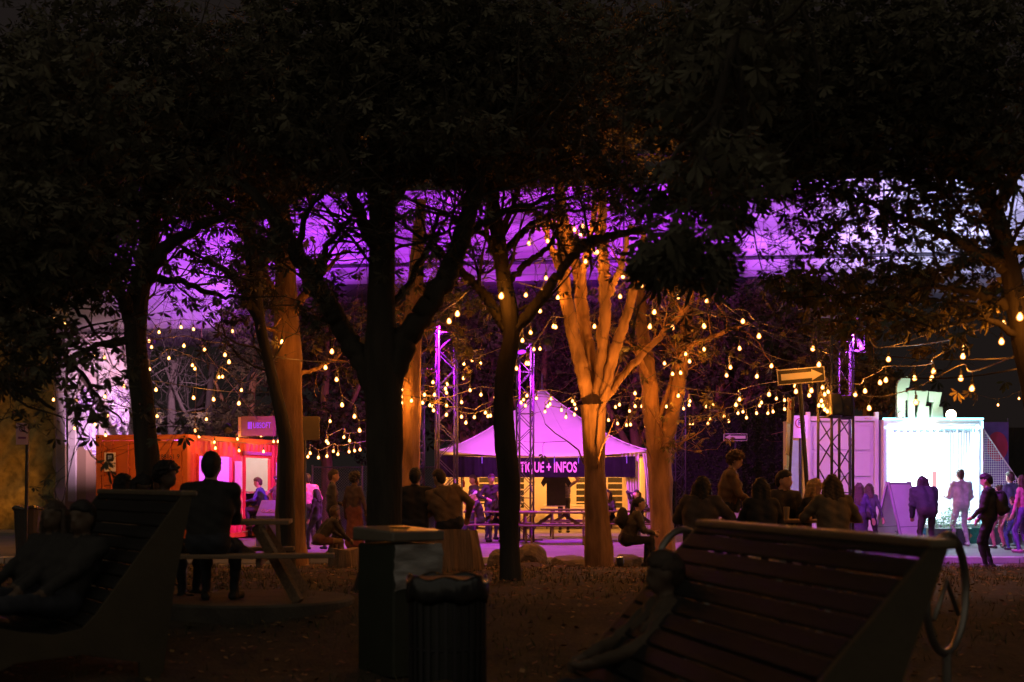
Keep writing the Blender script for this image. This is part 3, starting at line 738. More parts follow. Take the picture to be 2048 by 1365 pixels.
# net and banner right of the booth
nt_ = thing("safety_net", "white triangular safety net slanting down right of the bright booth", "net", (PX(1966, 33.7), 33.7, PLAZA))
nn = MB(); wN, hN = 1.15, 2.75
for k_ in range(22):
    x = wN * k_ / 22; h = hN - (hN - 1.05) * x / wN
    nn.tube([(x, 0, .25), (x, .02, h)], .006, 3, cap=False)
for k_ in range(46):
    z = .25 + k_ * .055; xm = wN if z < 1.05 else wN * (hN - z) / (hN - 1.05)
    if xm > .02: nn.tube([(0, 0, z), (xm, .02, z)], .006, 3, cap=False)
no = nn.build("netting", mat("net_white", (.8, .82, .85), .6, .05), nt_); no["kind"] = "stuff"
MB().tube([(0, 0, hN), (wN, .02, 1.05)], .016, 6).tube([(0, 0, .0), (0, 0, hN)], .02, 6).tube([(wN, .02, 0), (wN, .02, 1.05)], .016, 6).build("edge_rope", WHITE, nt_)
bnr = thing("printed_banner", "violet banner printed with a red ball right of the booth", "banner", (PX(1990, 35.0), 35.0, PLAZA))
MB().box((0, 0, 1.9), (.66, .03, 2.1)).build("sheet", mat("violet_banner", (.20, .10, .42), .6, .1), bnr)
MB().prism([(.26 * math.cos(a), .36 * math.sin(a)) for a in np.linspace(0, 2 * math.pi, 25)[:-1]], .006, Matrix.Translation((.05, -.025, 2.35))).build("red_ball", mat("red_print", (.70, .05, .14), .6, .05), bnr)
st_ = MB()
for k_ in range(7): st_.bar((-.16 + .012 * k_ * (6 - k_) / 3, -.03, 2.12 + .075 * k_), (-.09 + .012 * k_ * (6 - k_) / 3, -.03, 2.14 + .075 * k_), .012, .004)
st_.build("ball_seam", mat("violet_banner", (.2, .1, .42)), bnr)
for x in (-.33, .33): MB().tube([(x, .03, 0), (x, .03, 3.05)], .022, 8).build("pole", METAL, bnr)
# planting beside the booth
for i, (px, d, lab) in enumerate(((1880, 33.2, "green leafy planter glowing cyan beside the man in white"), (1912, 33.4, "green leafy planter behind the man with the backpack"), (1990, 33.6, "dark green leafy planter behind the children"))):
    t = thing("planter", lab, "planter", (PX(px, d), d, PLAZA), group="planters before the booth")
    MB().box((0, 0, .2), (.5, .4, .4), taper=1.08).build("box", mat("planter_box", (.06, .09, .07), .7), t, bevel=.01)
    V = []; Fq = []
    for k_ in range(220):
        a, rr, z = rnd.uniform(0, 6.28), rnd.uniform(.05, .34), rnd.uniform(.38, .85); c = Vector((rr * math.cos(a), rr * math.sin(a), z))
        dv = Vector((math.cos(a + rnd.uniform(-1, 1)), math.sin(a), rnd.uniform(-.3, .8))).normalized() * .075; sd = dv.orthogonal().normalized() * .022
        b = len(V); V += [c, c + dv * .5 + sd, c + dv, c + dv * .5 - sd]; Fq.append((b, b + 1, b + 2, b + 3))
    link(bpy.data.objects.new("foliage", np_mesh("foliage", V, Fq, mat("planter_leaf", (.06, .17, .06), .5, .2, 3, island=.4))), t)
# sandwich board
sb = thing("sandwich_board", "tall white folding sandwich board standing open before the booth", "sandwich board", (PX(1797, 30.4), 30.4, PLAZA), R(44))
BRD = mat("board_white", (.78, .75, .78), .5, .05, 3)
for s in (-1, 1):
    q = MB().box((0, 0, .78), (.80, .03, 1.42)).build("board", BRD, sb, (0, s * .40, 0)); q.rotation_euler = (R(14.5) * s, 0, 0)
    fm = MB()
    for x in (-.43, .43): fm.box((x, 0, .76), (.05, .05, 1.56))
    fm.box((0, 0, 1.5), (.82, .048, .05)).box((0, 0, .08), (.82, .048, .05)).box((0, -.001, .55), (.8, .036, .02))
    fo = fm.build("board_frame", mat("board_frame", (.35, .32, .38), .5, .1), sb, (0, s * .40, 0), bevel=.005); fo.rotation_euler = (R(14.5) * s, 0, 0)
MB().tube([(-.35, -.3, .42), (0, 0, .39), (.35, .3, .42)], .008, 5).build("chain", DARKMETAL, sb)

# ------------------------------------------------------------------ street signs
def sign_post(name, label, base, top, r=.03): 
    t = thing(name, label, "road sign", base)
    MB().tube([(0, 0, 0), Vector(top) - Vector(base)], r, 10).build("pole", DARKMETAL, t)
    return t
SGW = mat("sign_white", (.74, .72, .68), .45, .04); SGB = mat("sign_black", (.025, .025, .025), .45, .05)
def arrow_plate(t, c, w, h, flip, rz=0.0, ry=0.0):
    q = MB().box((0, 0, 0), (w, .012, h)).build("plate", SGW, t, c, bevel=.004); q.rotation_euler = (0, ry, rz)
    MB().box((0, -.009, 0), (w * .955, .006, h * .86)).build("black_field", SGB, q)
    k = -1 if flip else 1
    ar = [(-.42, -.2), (.22, -.2), (.22, -.36), (.45, 0), (.22, .36), (.22, .2), (-.42, .2)]
    ar = [(x * w * k, z * h) for x, z in ar]
    MB().prism(ar, .005, Matrix.Translation((0, -.017, 0))).build("arrow", SGW, q)
    return q
b = Vector((PX(1626, 21.5), 21.5, gz(4.5, 21.5)))
sg = sign_post("one_way_sign", "one way sign with a white arrow pointing right on a leaning pole", b, P(1597, 735, 21.5), .034)
arrow_plate(sg, P(1602, 752, 21.4) - b, .72, .235, False, ry=R(-5))
b2 = Vector((PX(1561 + 9, 24.0), 24.0, .1))
sg = sign_post("parking_sign", "narrow purple lit parking sign on a thin leaning pole", b2, P(1587, 795, 24.0), .024)
q = MB().box((0, 0, 0), (.30, .012, .42)).build("plate", SGW, sg, P(1580, 823, 23.95) - b2, bevel=.004); q.rotation_euler = (0, R(6), R(62))
MB().tube([(.07 * math.cos(a), -.01, .10 + .07 * math.sin(a)) for a in np.linspace(0, 6.28, 15)[:-1]], .01, 5, closed=True).build("ring", mat("sign_red", (.5, .04, .05), .5), q)
q = MB().box((0, 0, 0), (.26, .012, .58)).build("plate", SGW, sg, P(1576, 876, 23.93) - b2, bevel=.004); q.rotation_euler = (0, R(6), R(66))
q = MB().box((0, 0, 0), (.2, .012, .22)).build("plate", SGW, sg, P(1571, 944, 23.93) - b2, bevel=.004); q.rotation_euler = (0, R(6), R(66))
b3 = Vector((PX(1600, 31), 31.0, PLAZA))
sg = sign_post("parking_sign", "square dim pink no parking sign behind the leaning pole", b3, P(1600, 830, 31), .028)
q = MB().box((0, 0, 0), (.34, .012, .50)).build("plate", SGW, sg, P(1600, 854, 30.95) - b3, bevel=.004)
MB().tube([(.10 * math.cos(a), -.01, .08 + .10 * math.sin(a)) for a in np.linspace(0, 6.28, 17)[:-1]], .012, 5, closed=True).build("ring", mat("sign_red", (.5, .04, .05), .5), q)
inst("lettering", text_mesh("P", .13, SGB, .003, 1.0), q, (0, -.009, .08))
b4 = Vector((PX(1471, 42), 42.0, PLAZA))
sg = sign_post("one_way_sign", "small pink lit one way sign with an arrow pointing left before the hedge", b4, P(1471, 868, 42), .03)
arrow_plate(sg, P(1471, 875, 41.9) - b4, .70, .215, True)
b5 = Vector((PX(51, 25.0), 25.0, floor_z(-8.5, 25)))
sg = sign_post("parking_sign", "purple lit parking sign on the pole at far left", b5, P(55, 848, 25), .032)
q = MB().box((0, 0, 0), (.20, .012, .38)).build("plate", mat("sign_lilac", (.5, .38, .6), .5, .05), sg, P(44, 868, 24.93) - b5, bevel=.004); q.rotation_euler = (0, 0, R(25))
MB().tube([(.045 * math.cos(a), -.01, .09 + .055 * math.sin(a)) for a in np.linspace(0, 6.28, 13)[:-1]], .007, 5, closed=True).box((0, -.009, -.07), (.13, .006, .035)).build("printed_marks", mat("sign_violet", (.16, .05, .25), .5), q)
b6 = Vector((PX(609, 25.0), 25.0, floor_z(-3.6, 25)))
sg = sign_post("road_sign", "back of a square road sign on a dark pole beside the orange lit trunk", b6, P(608, 836, 25), .035)
MB().box((0, 0, 0), (.30, .014, .42)).build("plate", mat("sign_back", (.16, .14, .09), .5, .1), sg, P(622, 857, 24.95) - b6, bevel=.004)
# chain link fence behind the container
fe = thing("chain_link_fence", "chain link fence with pale rails behind the people by the trunk", "fence", (PX(625, 40), 40.0, PLAZA))
MB().tube([(0, 0, 1.88), (4.2, 0, 1.88)], .022, 8).build("rail", METAL, fe)
MB().tube([(0, 0, .08), (4.2, 0, .08)], .016, 8).build("rail", METAL, fe)
pst = MB().tube([(0, 0, 0), (0, 0, 1.95)], .028, 8).mesh("fence_post", METAL)
for k_ in range(4): inst("fence_post", pst, fe, (k_ * 1.4, 0, 0))
lk = MB()
for k_ in range(-26, 60):
    x = k_ * .075
    for s in (1, -1):
        a = [x, .1]; bb = [x + 1.78, 1.86]
        if s < 0: a, bb = [x + 1.78, .1], [x, 1.86]
        def cl(p, q):
            if p[0] < 0: t_ = (0 - p[0]) / (q[0] - p[0]) if q[0] != p[0] else 2; p = [0, p[1] + (q[1] - p[1]) * t_]
            if p[0] > 4.2: t_ = (4.2 - p[0]) / (q[0] - p[0]) if q[0] != p[0] else 2; p = [4.2, p[1] + (q[1] - p[1]) * t_]
            return p
        if max(a[0], bb[0]) <= 0 or min(a[0], bb[0]) >= 4.2: continue
        a2, b2_ = cl(a, bb), cl(bb, a)
        lk.tube([(a2[0], 0, a2[1]), (b2_[0], 0, b2_[1])], .005, 3, cap=False)
q = lk.build("wire_mesh", METAL, fe); q["kind"] = "stuff"
# low barrier and dark hedge at the back
hd = thing("clipped_hedge", "tall dark clipped hedge behind the right picnic group", "hedge", (PX(1500, 45), 45.0, PLAZA))
V = []; Fq = []
for k_ in range(9000):
    face = rnd.random()
    x = rnd.uniform(-2.6, 2.4); z = rnd.uniform(0, 3.6); y = rnd.uniform(-.1, .25)
    if face > .8: z = 3.5 + rnd.uniform(-.1, .15); y = rnd.uniform(0, 1.4)
    a = rnd.uniform(0, 6.28); e = rnd.uniform(-1, 1); dv = Vector((math.cos(a) * math.cos(e), math.sin(a) * math.cos(e), math.sin(e))) * .085; sd = dv.orthogonal().normalized() * .032; c = Vector((x, y, z))
    b = len(V); V += [c, c + dv * .5 + sd, c + dv, c + dv * .5 - sd]; Fq.append((b, b + 1, b + 2, b + 3))
link(bpy.data.objects.new("foliage", np_mesh("foliage", V, Fq, mat("hedge_leaf", (.035, .045, .018), .7, .2, 3, island=.4))), hd)
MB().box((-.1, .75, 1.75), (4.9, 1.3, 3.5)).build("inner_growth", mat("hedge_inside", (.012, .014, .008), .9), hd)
jb = MB().box((0, 0, .36), (1.9, .18, .72), taper=.97).mesh("barrier_block", CONC, bevel=.02)
for k_, px in enumerate((1500, 1590)):
    o = inst("barrier_block", jb, None, (PX(px, 40), 40, PLAZA)); tag(o, "dim concrete barrier block before the hedge, %s one" % ("left" if k_ == 0 else "right"), "barrier", "barrier blocks before the hedge")
wb = thing("site_hut", "dark boarded site wall at far right behind the banner", "wall", (PX(2030, 40), 40, PLAZA))
bd = MB().box((0, 0, 1.5), (.236, .04, 3.0)).mesh("board", mat("dark_boards", (.022, .021, .022), .8, .3, 6), bevel=.004)
for k_ in range(16): inst("board", bd, wb, (-1.6 + .24 * k_, 0, 0))

# ------------------------------------------------------------------ picnic tables
def picnic_table(label, loc, rz, L=1.8, wood=WOODD, group="wooden picnic tables", seat_shift=0.0, leg_out=0.0):
    t = thing("picnic_table", label, "picnic table", loc, rz, group)
    tp = MB().box((0, 0, 0), (L, .137, .04)).mesh("plank", wood, bevel=.005)
    for k in range(5): inst("plank", tp, t, (0, -.29 + .145 * k, .74 + rnd.uniform(-.002, .002)))
    for s in (-1, 1):
        sp_ = MB().box((0, 0, 0), (L + (seat_shift * 2 if s < 0 else 0), .137, .04)).mesh("seat_plank", wood, bevel=.005)
        for k in range(2): inst("seat_plank", sp_, t, (seat_shift if s < 0 else 0, s * (.62 + .145 * k), .44))
    lg = MB().bar((0, -.28, .71), (0, -.72, 0), .045, .10).mesh("leg", wood); lg2 = MB().bar((0, .28, .71), (0, .72, 0), .045, .10).mesh("leg", wood)
    cr = MB().box((0, 0, .38), (.04, 1.5, .09)).mesh("crossbeam", wood); cr2 = MB().box((0, 0, .69), (.04, .7, .09)).mesh("cleat", wood)
    for x in (-L * .34, L * .34):
        
        if leg_out:
            for sy in (-1, 1): MB().bar((x, sy * .28, .71), (x + (leg_out if x > 0 else -leg_out), sy * .66, 0), .05, .11).build("leg", wood, t)
        else: inst("leg", lg, t, (x, 0, 0)); inst("leg", lg2, t, (x, 0, 0))
        inst("crossbeam", cr, t, (x + .045, 0, 0)); inst("cleat", cr2, t, (x + .045, 0, .0))
        MB().bar((x + (-.04 if x > 0 else .04), 0, .40), (x * .25, 0, .69), .04, .08).build("brace", wood, t)
    return t
picnic_table("dark wooden picnic table under the capped people left of the marquee", (PX(1000, 35.0), 35.0, PLAZA), R(2))
picnic_table("dark wooden picnic table before the middle of the marquee", (PX(1116, 34.2), 34.2, PLAZA), R(-3))
picnic_table("dark wooden picnic table behind the others, nearest the marquee banner", (PX(1150, 37.6), 37.6, PLAZA), R(1))
picnic_table("dark wooden picnic table beside the white tent curtain", (PX(1262, 35.6), 35.6, PLAZA), R(2))
gl = gz(-2.9, 13.9)
pt = picnic_table("weathered picnic table on a round concrete pad behind the left lounge chair", (PX(380, 13.9), 13.9, gl + .05), R(6), 1.95, WOOD, "picnic tables on the grass", .22, .42)
pad = MB().lathe([(1.0, -.25), (1.0, .03), (.97, .05)], 40).build("concrete_pad", mat("pad_concrete", (.085, .075, .06), .9, .3, 3, .5, 30), None, (PX(505, 13.95), 13.95, gz(-2.5, 13.9) + .0))
tag(pad, "round flat concrete pad under the left picnic table", "pad")
picnic_table("wooden picnic table crowded with people on the right of the grass", (PX(1570, 18.4), 18.4, gz(3.6, 18.4)), R(-7), 1.9, WOOD, "picnic tables on the grass")
# ------------------------------------------------------------------ stump seats and boulders
st = thing("log_seat", "big upright wooden log block the two men sit on", "log seat", (PX(882, 21), 21.0, gz(-1, 21) - .03))
def lumpy(n, m, rx, ry, h, seed, topf=.86, amp=.06, flat=True):
    r2 = random.Random(seed); b = MB(); vs = []
    ph = [r2.uniform(0, 6.28) for _ in range(6)]
    for i in range(m + 1):
        w = i / m; s = 1 - (1 - topf) * w ** 1.5
        for j in range(n):
            a = 2 * math.pi * j / n; k = 1 + amp * (math.sin(3 * a + ph[0]) + .6 * math.sin(5 * a + ph[1] + w * 2) + .4 * math.sin(11 * a + ph[2]) + .25 * math.sin(23 * a + ph[3]))
            vs.append((rx * s * k * math.cos(a), ry * s * k * math.sin(a), h * w + .02 * math.sin(2 * a + ph[4]) * w))
    fs = [(i * n + j, i * n + (j + 1) % n, (i + 1) * n + (j + 1) % n, (i + 1) * n + j) for i in range(m) for j in range(n)]
    fs += [tuple(m * n + j for j in range(n))]
    return b.add(vs, fs)
lumpy(48, 6, .60, .36, .62, 3).build("block", STUMP, st, bevel=0.0)
st2 = lumpy(40, 5, .26, .24, .36, 8).build("log_seat", STUMP, None, (PX(686, 22.5), 22.5, gz(-2.6, 22.5) - .05))
tag(st2, "low reddish stump on the grass edge left of the dark trunk", "stump")
def boulder(px, d, rx, ry, rz_, seed, label, sink=0.0):
    bm = bmesh.new(); bmesh.ops.create_icosphere(bm, subdivisions=4, radius=1)
    r2 = random.Random(seed); dirs = [Vector((r2.gauss(0, 1), r2.gauss(0, 1), r2.gauss(0, 1))).normalized() for _ in range(11)]; offs = [r2.uniform(.62, .9) for _ in dirs]
    for v in bm.verts:
        n = v.co.normalized(); k = 1.0
        for dd, of in zip(dirs, offs):
            c = n.dot(dd)
            if c > .05: k = min(k, of / c)
        k += .025 * math.sin(9 * n.x + seed) * math.sin(8 * n.y) + .015 * math.sin(21 * n.z + 13 * n.x)
        v.co = Vector((n.x * k * rx, n.y * k * ry, n.z * k * rz_))
    me = bpy.data.meshes.new("boulder"); bm.to_mesh(me); bm.free(); me.materials.append(STONE)
    x = PX(px, d)
    o = inst("boulder", me, None, (x, d, floor_z(x, d) + rz_ * .25 - sink), r2.uniform(0, 6)); tag(o, label, "boulder", "boulders along the grass edge")
boulder(996, 24.6, .20, .2, .28, 1, "boulder half hidden left of the thin dark trunk")
boulder(1062, 24.8, .34, .26, .26, 2, "smooth boulder just right of the thin dark trunk")
boulder(1140, 25.2, .5, .3, .20, 3, "low wide boulder left of the orange lit tree foot")
boulder(1252, 24.6, .36, .3, .22, 4, "boulder under the crouching woman with the backpack")
boulder(1925, 24.5, .50, .35, .13, 5, "dark boulder left of the gap at the right road edge", .10)
boulder(2045, 24.3, .50, .35, .17, 6, "dark boulder right of the gap at the right road edge", .08)
boulder(920, 24.9, .4, .3, .16, 7, "low boulder behind the log seat")
# ------------------------------------------------------------------ bins
rb0 = thing("recycling_bin", "square dark green recycling bin with sloping lid and clear bag", "bin", (PX(797, 11.2), 11.2, gz(-.8, 11.2) - .02), R(43))
GRN = mat("bin_green", (.035, .042, .026), .55, .15, 4)
bh = 1.03
MB().box((0, 0, bh / 2), (.46, .46, bh)).build("body", GRN, rb0, bevel=.015)
lid = MB().add([(-.26, -.26, bh + .02), (.26, -.26, bh + .02), (.26, .26, bh + .02), (-.26, .26, bh + .02), (-.26, -.26, bh + .10), (.26, -.26, bh + .10), (.26, .26, bh + .13), (-.26, .26, bh + .13)],
         [(3, 2, 1, 0), (4, 5, 6, 7), (0, 1, 5, 4), (1, 2, 6, 5), (2, 3, 7, 6), (3, 0, 4, 7)]).build("lid", mat("bin_lid", (.20, .17, .13), .3, .15, 5), rb0, bevel=.012)
MB().lathe([(.085, 0), (.085, .006)], 20).build("slot", BLACK, lid, (0.03, .02, bh + .117))
bag = []
V = []; n, m_ = 44, 12
for i in range(n + 1):
    for j in range(m_ + 1):
        u = i / n; w = j / m_
        V.append((.253 + .009 * math.sin(9 * w + 5 * u) + .007 * math.sin(17 * w - 8 * u) + .005 * math.sin(31 * w + 13 * u), -.24 + .48 * u, bh - .36 * w + .02 * math.sin(7 * u) * w))
Fq = [(i * (m_ + 1) + j, i * (m_ + 1) + j + 1, (i + 1) * (m_ + 1) + j + 1, (i + 1) * (m_ + 1) + j) for i in range(n) for j in range(m_)]
BAG = mat("clear_bag_film", (.40, .38, .36), .18, .2, 6, 1.0, 5, spec=1.0, stretch=(1, 1, 4))
bg_ = link(bpy.data.objects.new("bag", np_mesh("bag", V, Fq, BAG, smooth=True)), rb0); bg_.rotation_euler = (0, 0, R(-90))
tb = thing("trash_can", "round dark mesh trash can with a shiny black bag over its rim", "trash can", (PX(895, 9.3), 9.3, gz(-.4, 9.3) - .02))
MB().lathe([(.22, 0), (.235, .05), (.25, .95)], 28).build("body", mat("can_dark", (.03, .032, .028), .6, .2, 6), tb, smooth=False)
for z in (.12, .5, .9): MB().tube([((.235 + .017 * z) * math.cos(a), (.235 + .017 * z) * math.sin(a), z) for a in np.linspace(0, 6.283, 29)[:-1]], .012, 6, closed=True).build("hoop", DARKMETAL, tb)
sl = MB().box((0, 0, .5), (.022, .008, .82)).mesh("bar", DARKMETAL)
for k_ in range(28):
    a = 2 * math.pi * k_ / 28; inst("bar", sl, tb, (.252 * math.cos(a), .252 * math.sin(a), 0), a + R(90))
n = 72; V = []; prof = [(.24, .86), (.262, .80), (.272, .85), (.268, .93), (.258, .965), (.235, .95), (.2, .6)]
for r_, z in prof:
    for j in range(n):
        a = 2 * math.pi * j / n; k = 1 + .018 * math.sin(13 * a + z * 30) + .014 * math.sin(29 * a + z * 11); V.append((r_ * k * math.cos(a), r_ * k * math.sin(a), z + .012 * math.sin(7 * a)))
Fq = [(i * n + j, i * n + (j + 1) % n, (i + 1) * n + (j + 1) % n, (i + 1) * n + j) for i in range(len(prof) - 1) for j in range(n)]
link(bpy.data.objects.new("bag", np_mesh("bag", V, Fq, mat("black_bag_film", (.025, .025, .025), .2, .2, 6, spec=.8), smooth=True)), tb)
lb_ = thing("wheeled_bin", "dark bin with a bag over its rim beside the far left sign pole", "bin", (PX(58, 29.5), 29.5, PLAZA))
MB().lathe([(.26, 0), (.30, .9), (.31, .95)], 20).build("body", BLACK, lb_)
MB().tube([((.31 + .012 * math.sin(7 * a)) * math.cos(a), .31 * math.sin(a), .95 + .02 * math.sin(5 * a)) for a in np.linspace(0, 6.283, 41)[:-1]], .03, 6, closed=True).build("bag", mat("black_bag_film", (.025, .025, .025)), lb_)
yb = thing("notice_board", "small yellow notice board behind the dark bin at far left", "notice board", (PX(78, 31), 31.0, PLAZA))
MB().box((0, 0, .55), (.42, .03, .62)).build("panel", mat("yellow_board", (.42, .27, .05), .6, .3, 5), yb)
MB().box((.04, -.018, .74), (.26, .006, .12)).build("pink_strip", mat("pink_label", (.5, .22, .28), .6), yb)
for x in (-.18, .18): MB().bar((x, .02, 0), (x, .02, .86), .03).build("leg", WOODD, yb)
# ring bicycle racks
for i, (px, pyt, d, rz, l) in enumerate(((1365, 1060, 10.0, .9, "curved steel bicycle ring, only its top seen above the right lounge chair's far end"), (1611, 1065, 9.5, .9, "middle steel bicycle ring peeking over the right lounge chair"), (1893, 1070, 9.05, .95, "tall steel bicycle ring standing clear at the end of the right lounge chair"))):
    zt = PZ(pyt, d); g = gz(PX(px, d), d); rr = .375
    t = thing("bicycle_ring", l, "bicycle rack", (PX(px, d), d, g), rz, "steel bicycle rings")
    MB().tube([(rr * math.cos(a), 0, zt - g - rr + rr * math.sin(a)) for a in np.linspace(0, 6.283, 49)[:-1]], .026, 10, closed=True).build("ring", STEEL, t, smooth=True)
    MB().tube([(0, 0, 0), (0, 0, zt - g - 2 * rr)], .03, 10).lathe([(.10, 0), (.10, .015)], 16).build("post", STEEL, t)
    MB().tube([(-rr * .62, 0, zt - g - rr * 1.4), (0, 0, zt - g - rr * .78), (rr * .62, 0, zt - g - rr * 1.4)], .016, 8).build("inner_arch", STEEL, t, smooth=True)
# ------------------------------------------------------------------ lounge chairs
def lounge(label, A, B, ztop, g, recl=.8, seatlen=1.25, inset=.18):
    """Broad reclining lounge of slats between plywood side panels. A near end, B far end of the top rail; it faces left."""
    A = Vector(A + (0,)); B = Vector(B + (0,)); ax = (B - A); L = ax.length; ax.normalize()
    t = thing("lounge_chair", label, "lounge chair", (A.x, A.y, g), math.atan2(ax.y, ax.x), "broad slatted lounge chairs")
    h = ztop - g                     # local: x along the length, +y to the left = the way it faces
    back = [(0, h), (recl, .42)]
    prof = []
    for i in range(13):
        w = i / 12; y = recl * w; z = h + (.46 - h) * w ** 1.0
        prof.append((y, z))
    cur = [(recl + .10, .36), (recl + .28, .33), (recl + .5, .36), (recl + .75, .42), (recl + 1.0, .40), (recl + seatlen, .26)]
    prof += cur
    # side panels: a broad curved plywood sweep with an arched cut-out below
    outer = [(y, z + .015) for y, z in prof]
    low = [(recl + seatlen + .05, .02), (recl + seatlen - .25, .0), (recl + .55, .17), (recl + .1, .20), (recl - .3, .12), (inset + .14, .0), (inset, 0.0), (inset - .03, .05), (inset * .5 - .02, h * .5), (-.06, h)]
    poly = [(y, z) for y, z in outer] + low
    for x in (0.0, L):
        MB().add([(x - .02, y, z) for y, z in poly] + [(x + .02, y, z) for y, z in poly],
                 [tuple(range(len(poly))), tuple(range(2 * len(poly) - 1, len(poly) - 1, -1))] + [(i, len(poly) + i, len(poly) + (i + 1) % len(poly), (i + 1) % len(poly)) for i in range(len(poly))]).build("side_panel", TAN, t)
    pts = [Vector((0, y, z)) for y, z in prof]
    # evenly spaced slats along the profile
    acc = [0]
    for a, b in zip(pts, pts[1:]): acc.append(acc[-1] + (b - a).length)
    n = int(acc[-1] / .105)
    for k in range(n + 1):
        s = acc[-1] * k / n; i = max(0, min(len(pts) - 2, int(np.searchsorted(acc, s) - 1))); w = (s - acc[i]) / max(1e-6, acc[i + 1] - acc[i])
        p = pts[i].lerp(pts[i + 1], w); d = (pts[i + 1] - pts[i])
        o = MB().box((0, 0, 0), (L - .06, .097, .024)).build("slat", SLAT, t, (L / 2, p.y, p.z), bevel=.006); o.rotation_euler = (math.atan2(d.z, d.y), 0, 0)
    MB().box((L / 2, -.04, h + .02), (L + .06, .12, .045)).build("top_rail", mat("lounge_rail", (.14, .10, .06), .45, .2, 6), t, bevel=.012)
    MB().box((L / 2, .2, h * .55), (L - .05, .05, .09)).build("cross_rail", TAN, t)
    return t
gR = gz(1.4, 7)
lounge("dark slatted lounge chair filling the lower right foreground", (1.70, 5.75), (1.12, 8.5), 1.37, gR, .78, .85, .42)
gL = gz(-2.6, 10.6) - .02
lounge("dark lounge chair with a tan plywood side in the lower left foreground", (-2.36, 10.2), (-3.48, 12.0), 1.53, gL, .62, 1.15)
# ------------------------------------------------------------------ people: one continuous skin each, grown from a jointed skeleton
def surface_nets(vals, org, h):
    neg = vals < 0
    nx, ny, nz = vals.shape
    cs = (nx - 1, ny - 1, nz - 1)
    acc = np.zeros(cs + (3,)); cnt = np.zeros(cs)
    offs = [(0, 0), (0, 1), (1, 0), (1, 1)]
    for ax in range(3):
        sl0 = [slice(None)] * 3; sl1 = [slice(None)] * 3
        sl0[ax] = slice(0, -1); sl1[ax] = slice(1, None)
        v0 = vals[tuple(sl0)]; v1 = vals[tuple(sl1)]
        cr = (neg[tuple(sl0)] != neg[tuple(sl1)])
        idx = np.argwhere(cr)
        if len(idx) == 0: continue
        a = v0[cr]; b = v1[cr]; t = a / (a - b)
        pos = idx.astype(float); pos[:, ax] += t
        o1, o2 = [k for k in range(3) if k != ax]
        for d1, d2 in offs:
            c = idx.copy(); c[:, o1] -= d1; c[:, o2] -= d2
            ok = (c >= 0).all(1) & (c[:, 0] < cs[0]) & (c[:, 1] < cs[1]) & (c[:, 2] < cs[2])
            np.add.at(acc, tuple(c[ok].T), pos[ok]); np.add.at(cnt, tuple(c[ok].T), 1)
    act = cnt > 0
    ids = -np.ones(cs, dtype=np.int64); ids[act] = np.arange(act.sum())
    V = acc[act] / cnt[act][:, None] * h + org
    quads = []
    for ax in range(3):
        o1, o2 = [(1, 2), (2, 0), (0, 1)][ax]
        sl0 = [slice(None)] * 3; sl1 = [slice(None)] * 3
        sl0[ax] = slice(0, -1); sl1[ax] = slice(1, None)
        cr = np.argwhere(neg[tuple(sl0)] != neg[tuple(sl1)])
        cr = cr[(cr[:, o1] > 0) & (cr[:, o2] > 0) & (cr[:, o1] < vals.shape[o1] - 1) & (cr[:, o2] < vals.shape[o2] - 1)]
        if len(cr) == 0: continue
        s = neg[tuple(cr.T)]
        def g(d1, d2):
            c = cr.copy(); c[:, o1] -= d1; c[:, o2] -= d2
            return ids[tuple(c.T)]
        q = np.stack([g(1, 1), g(0, 1), g(0, 0), g(1, 0)], 1)
        q[~s] = q[~s][:, ::-1]
        quads.append(q)
    return V, np.concatenate(quads)

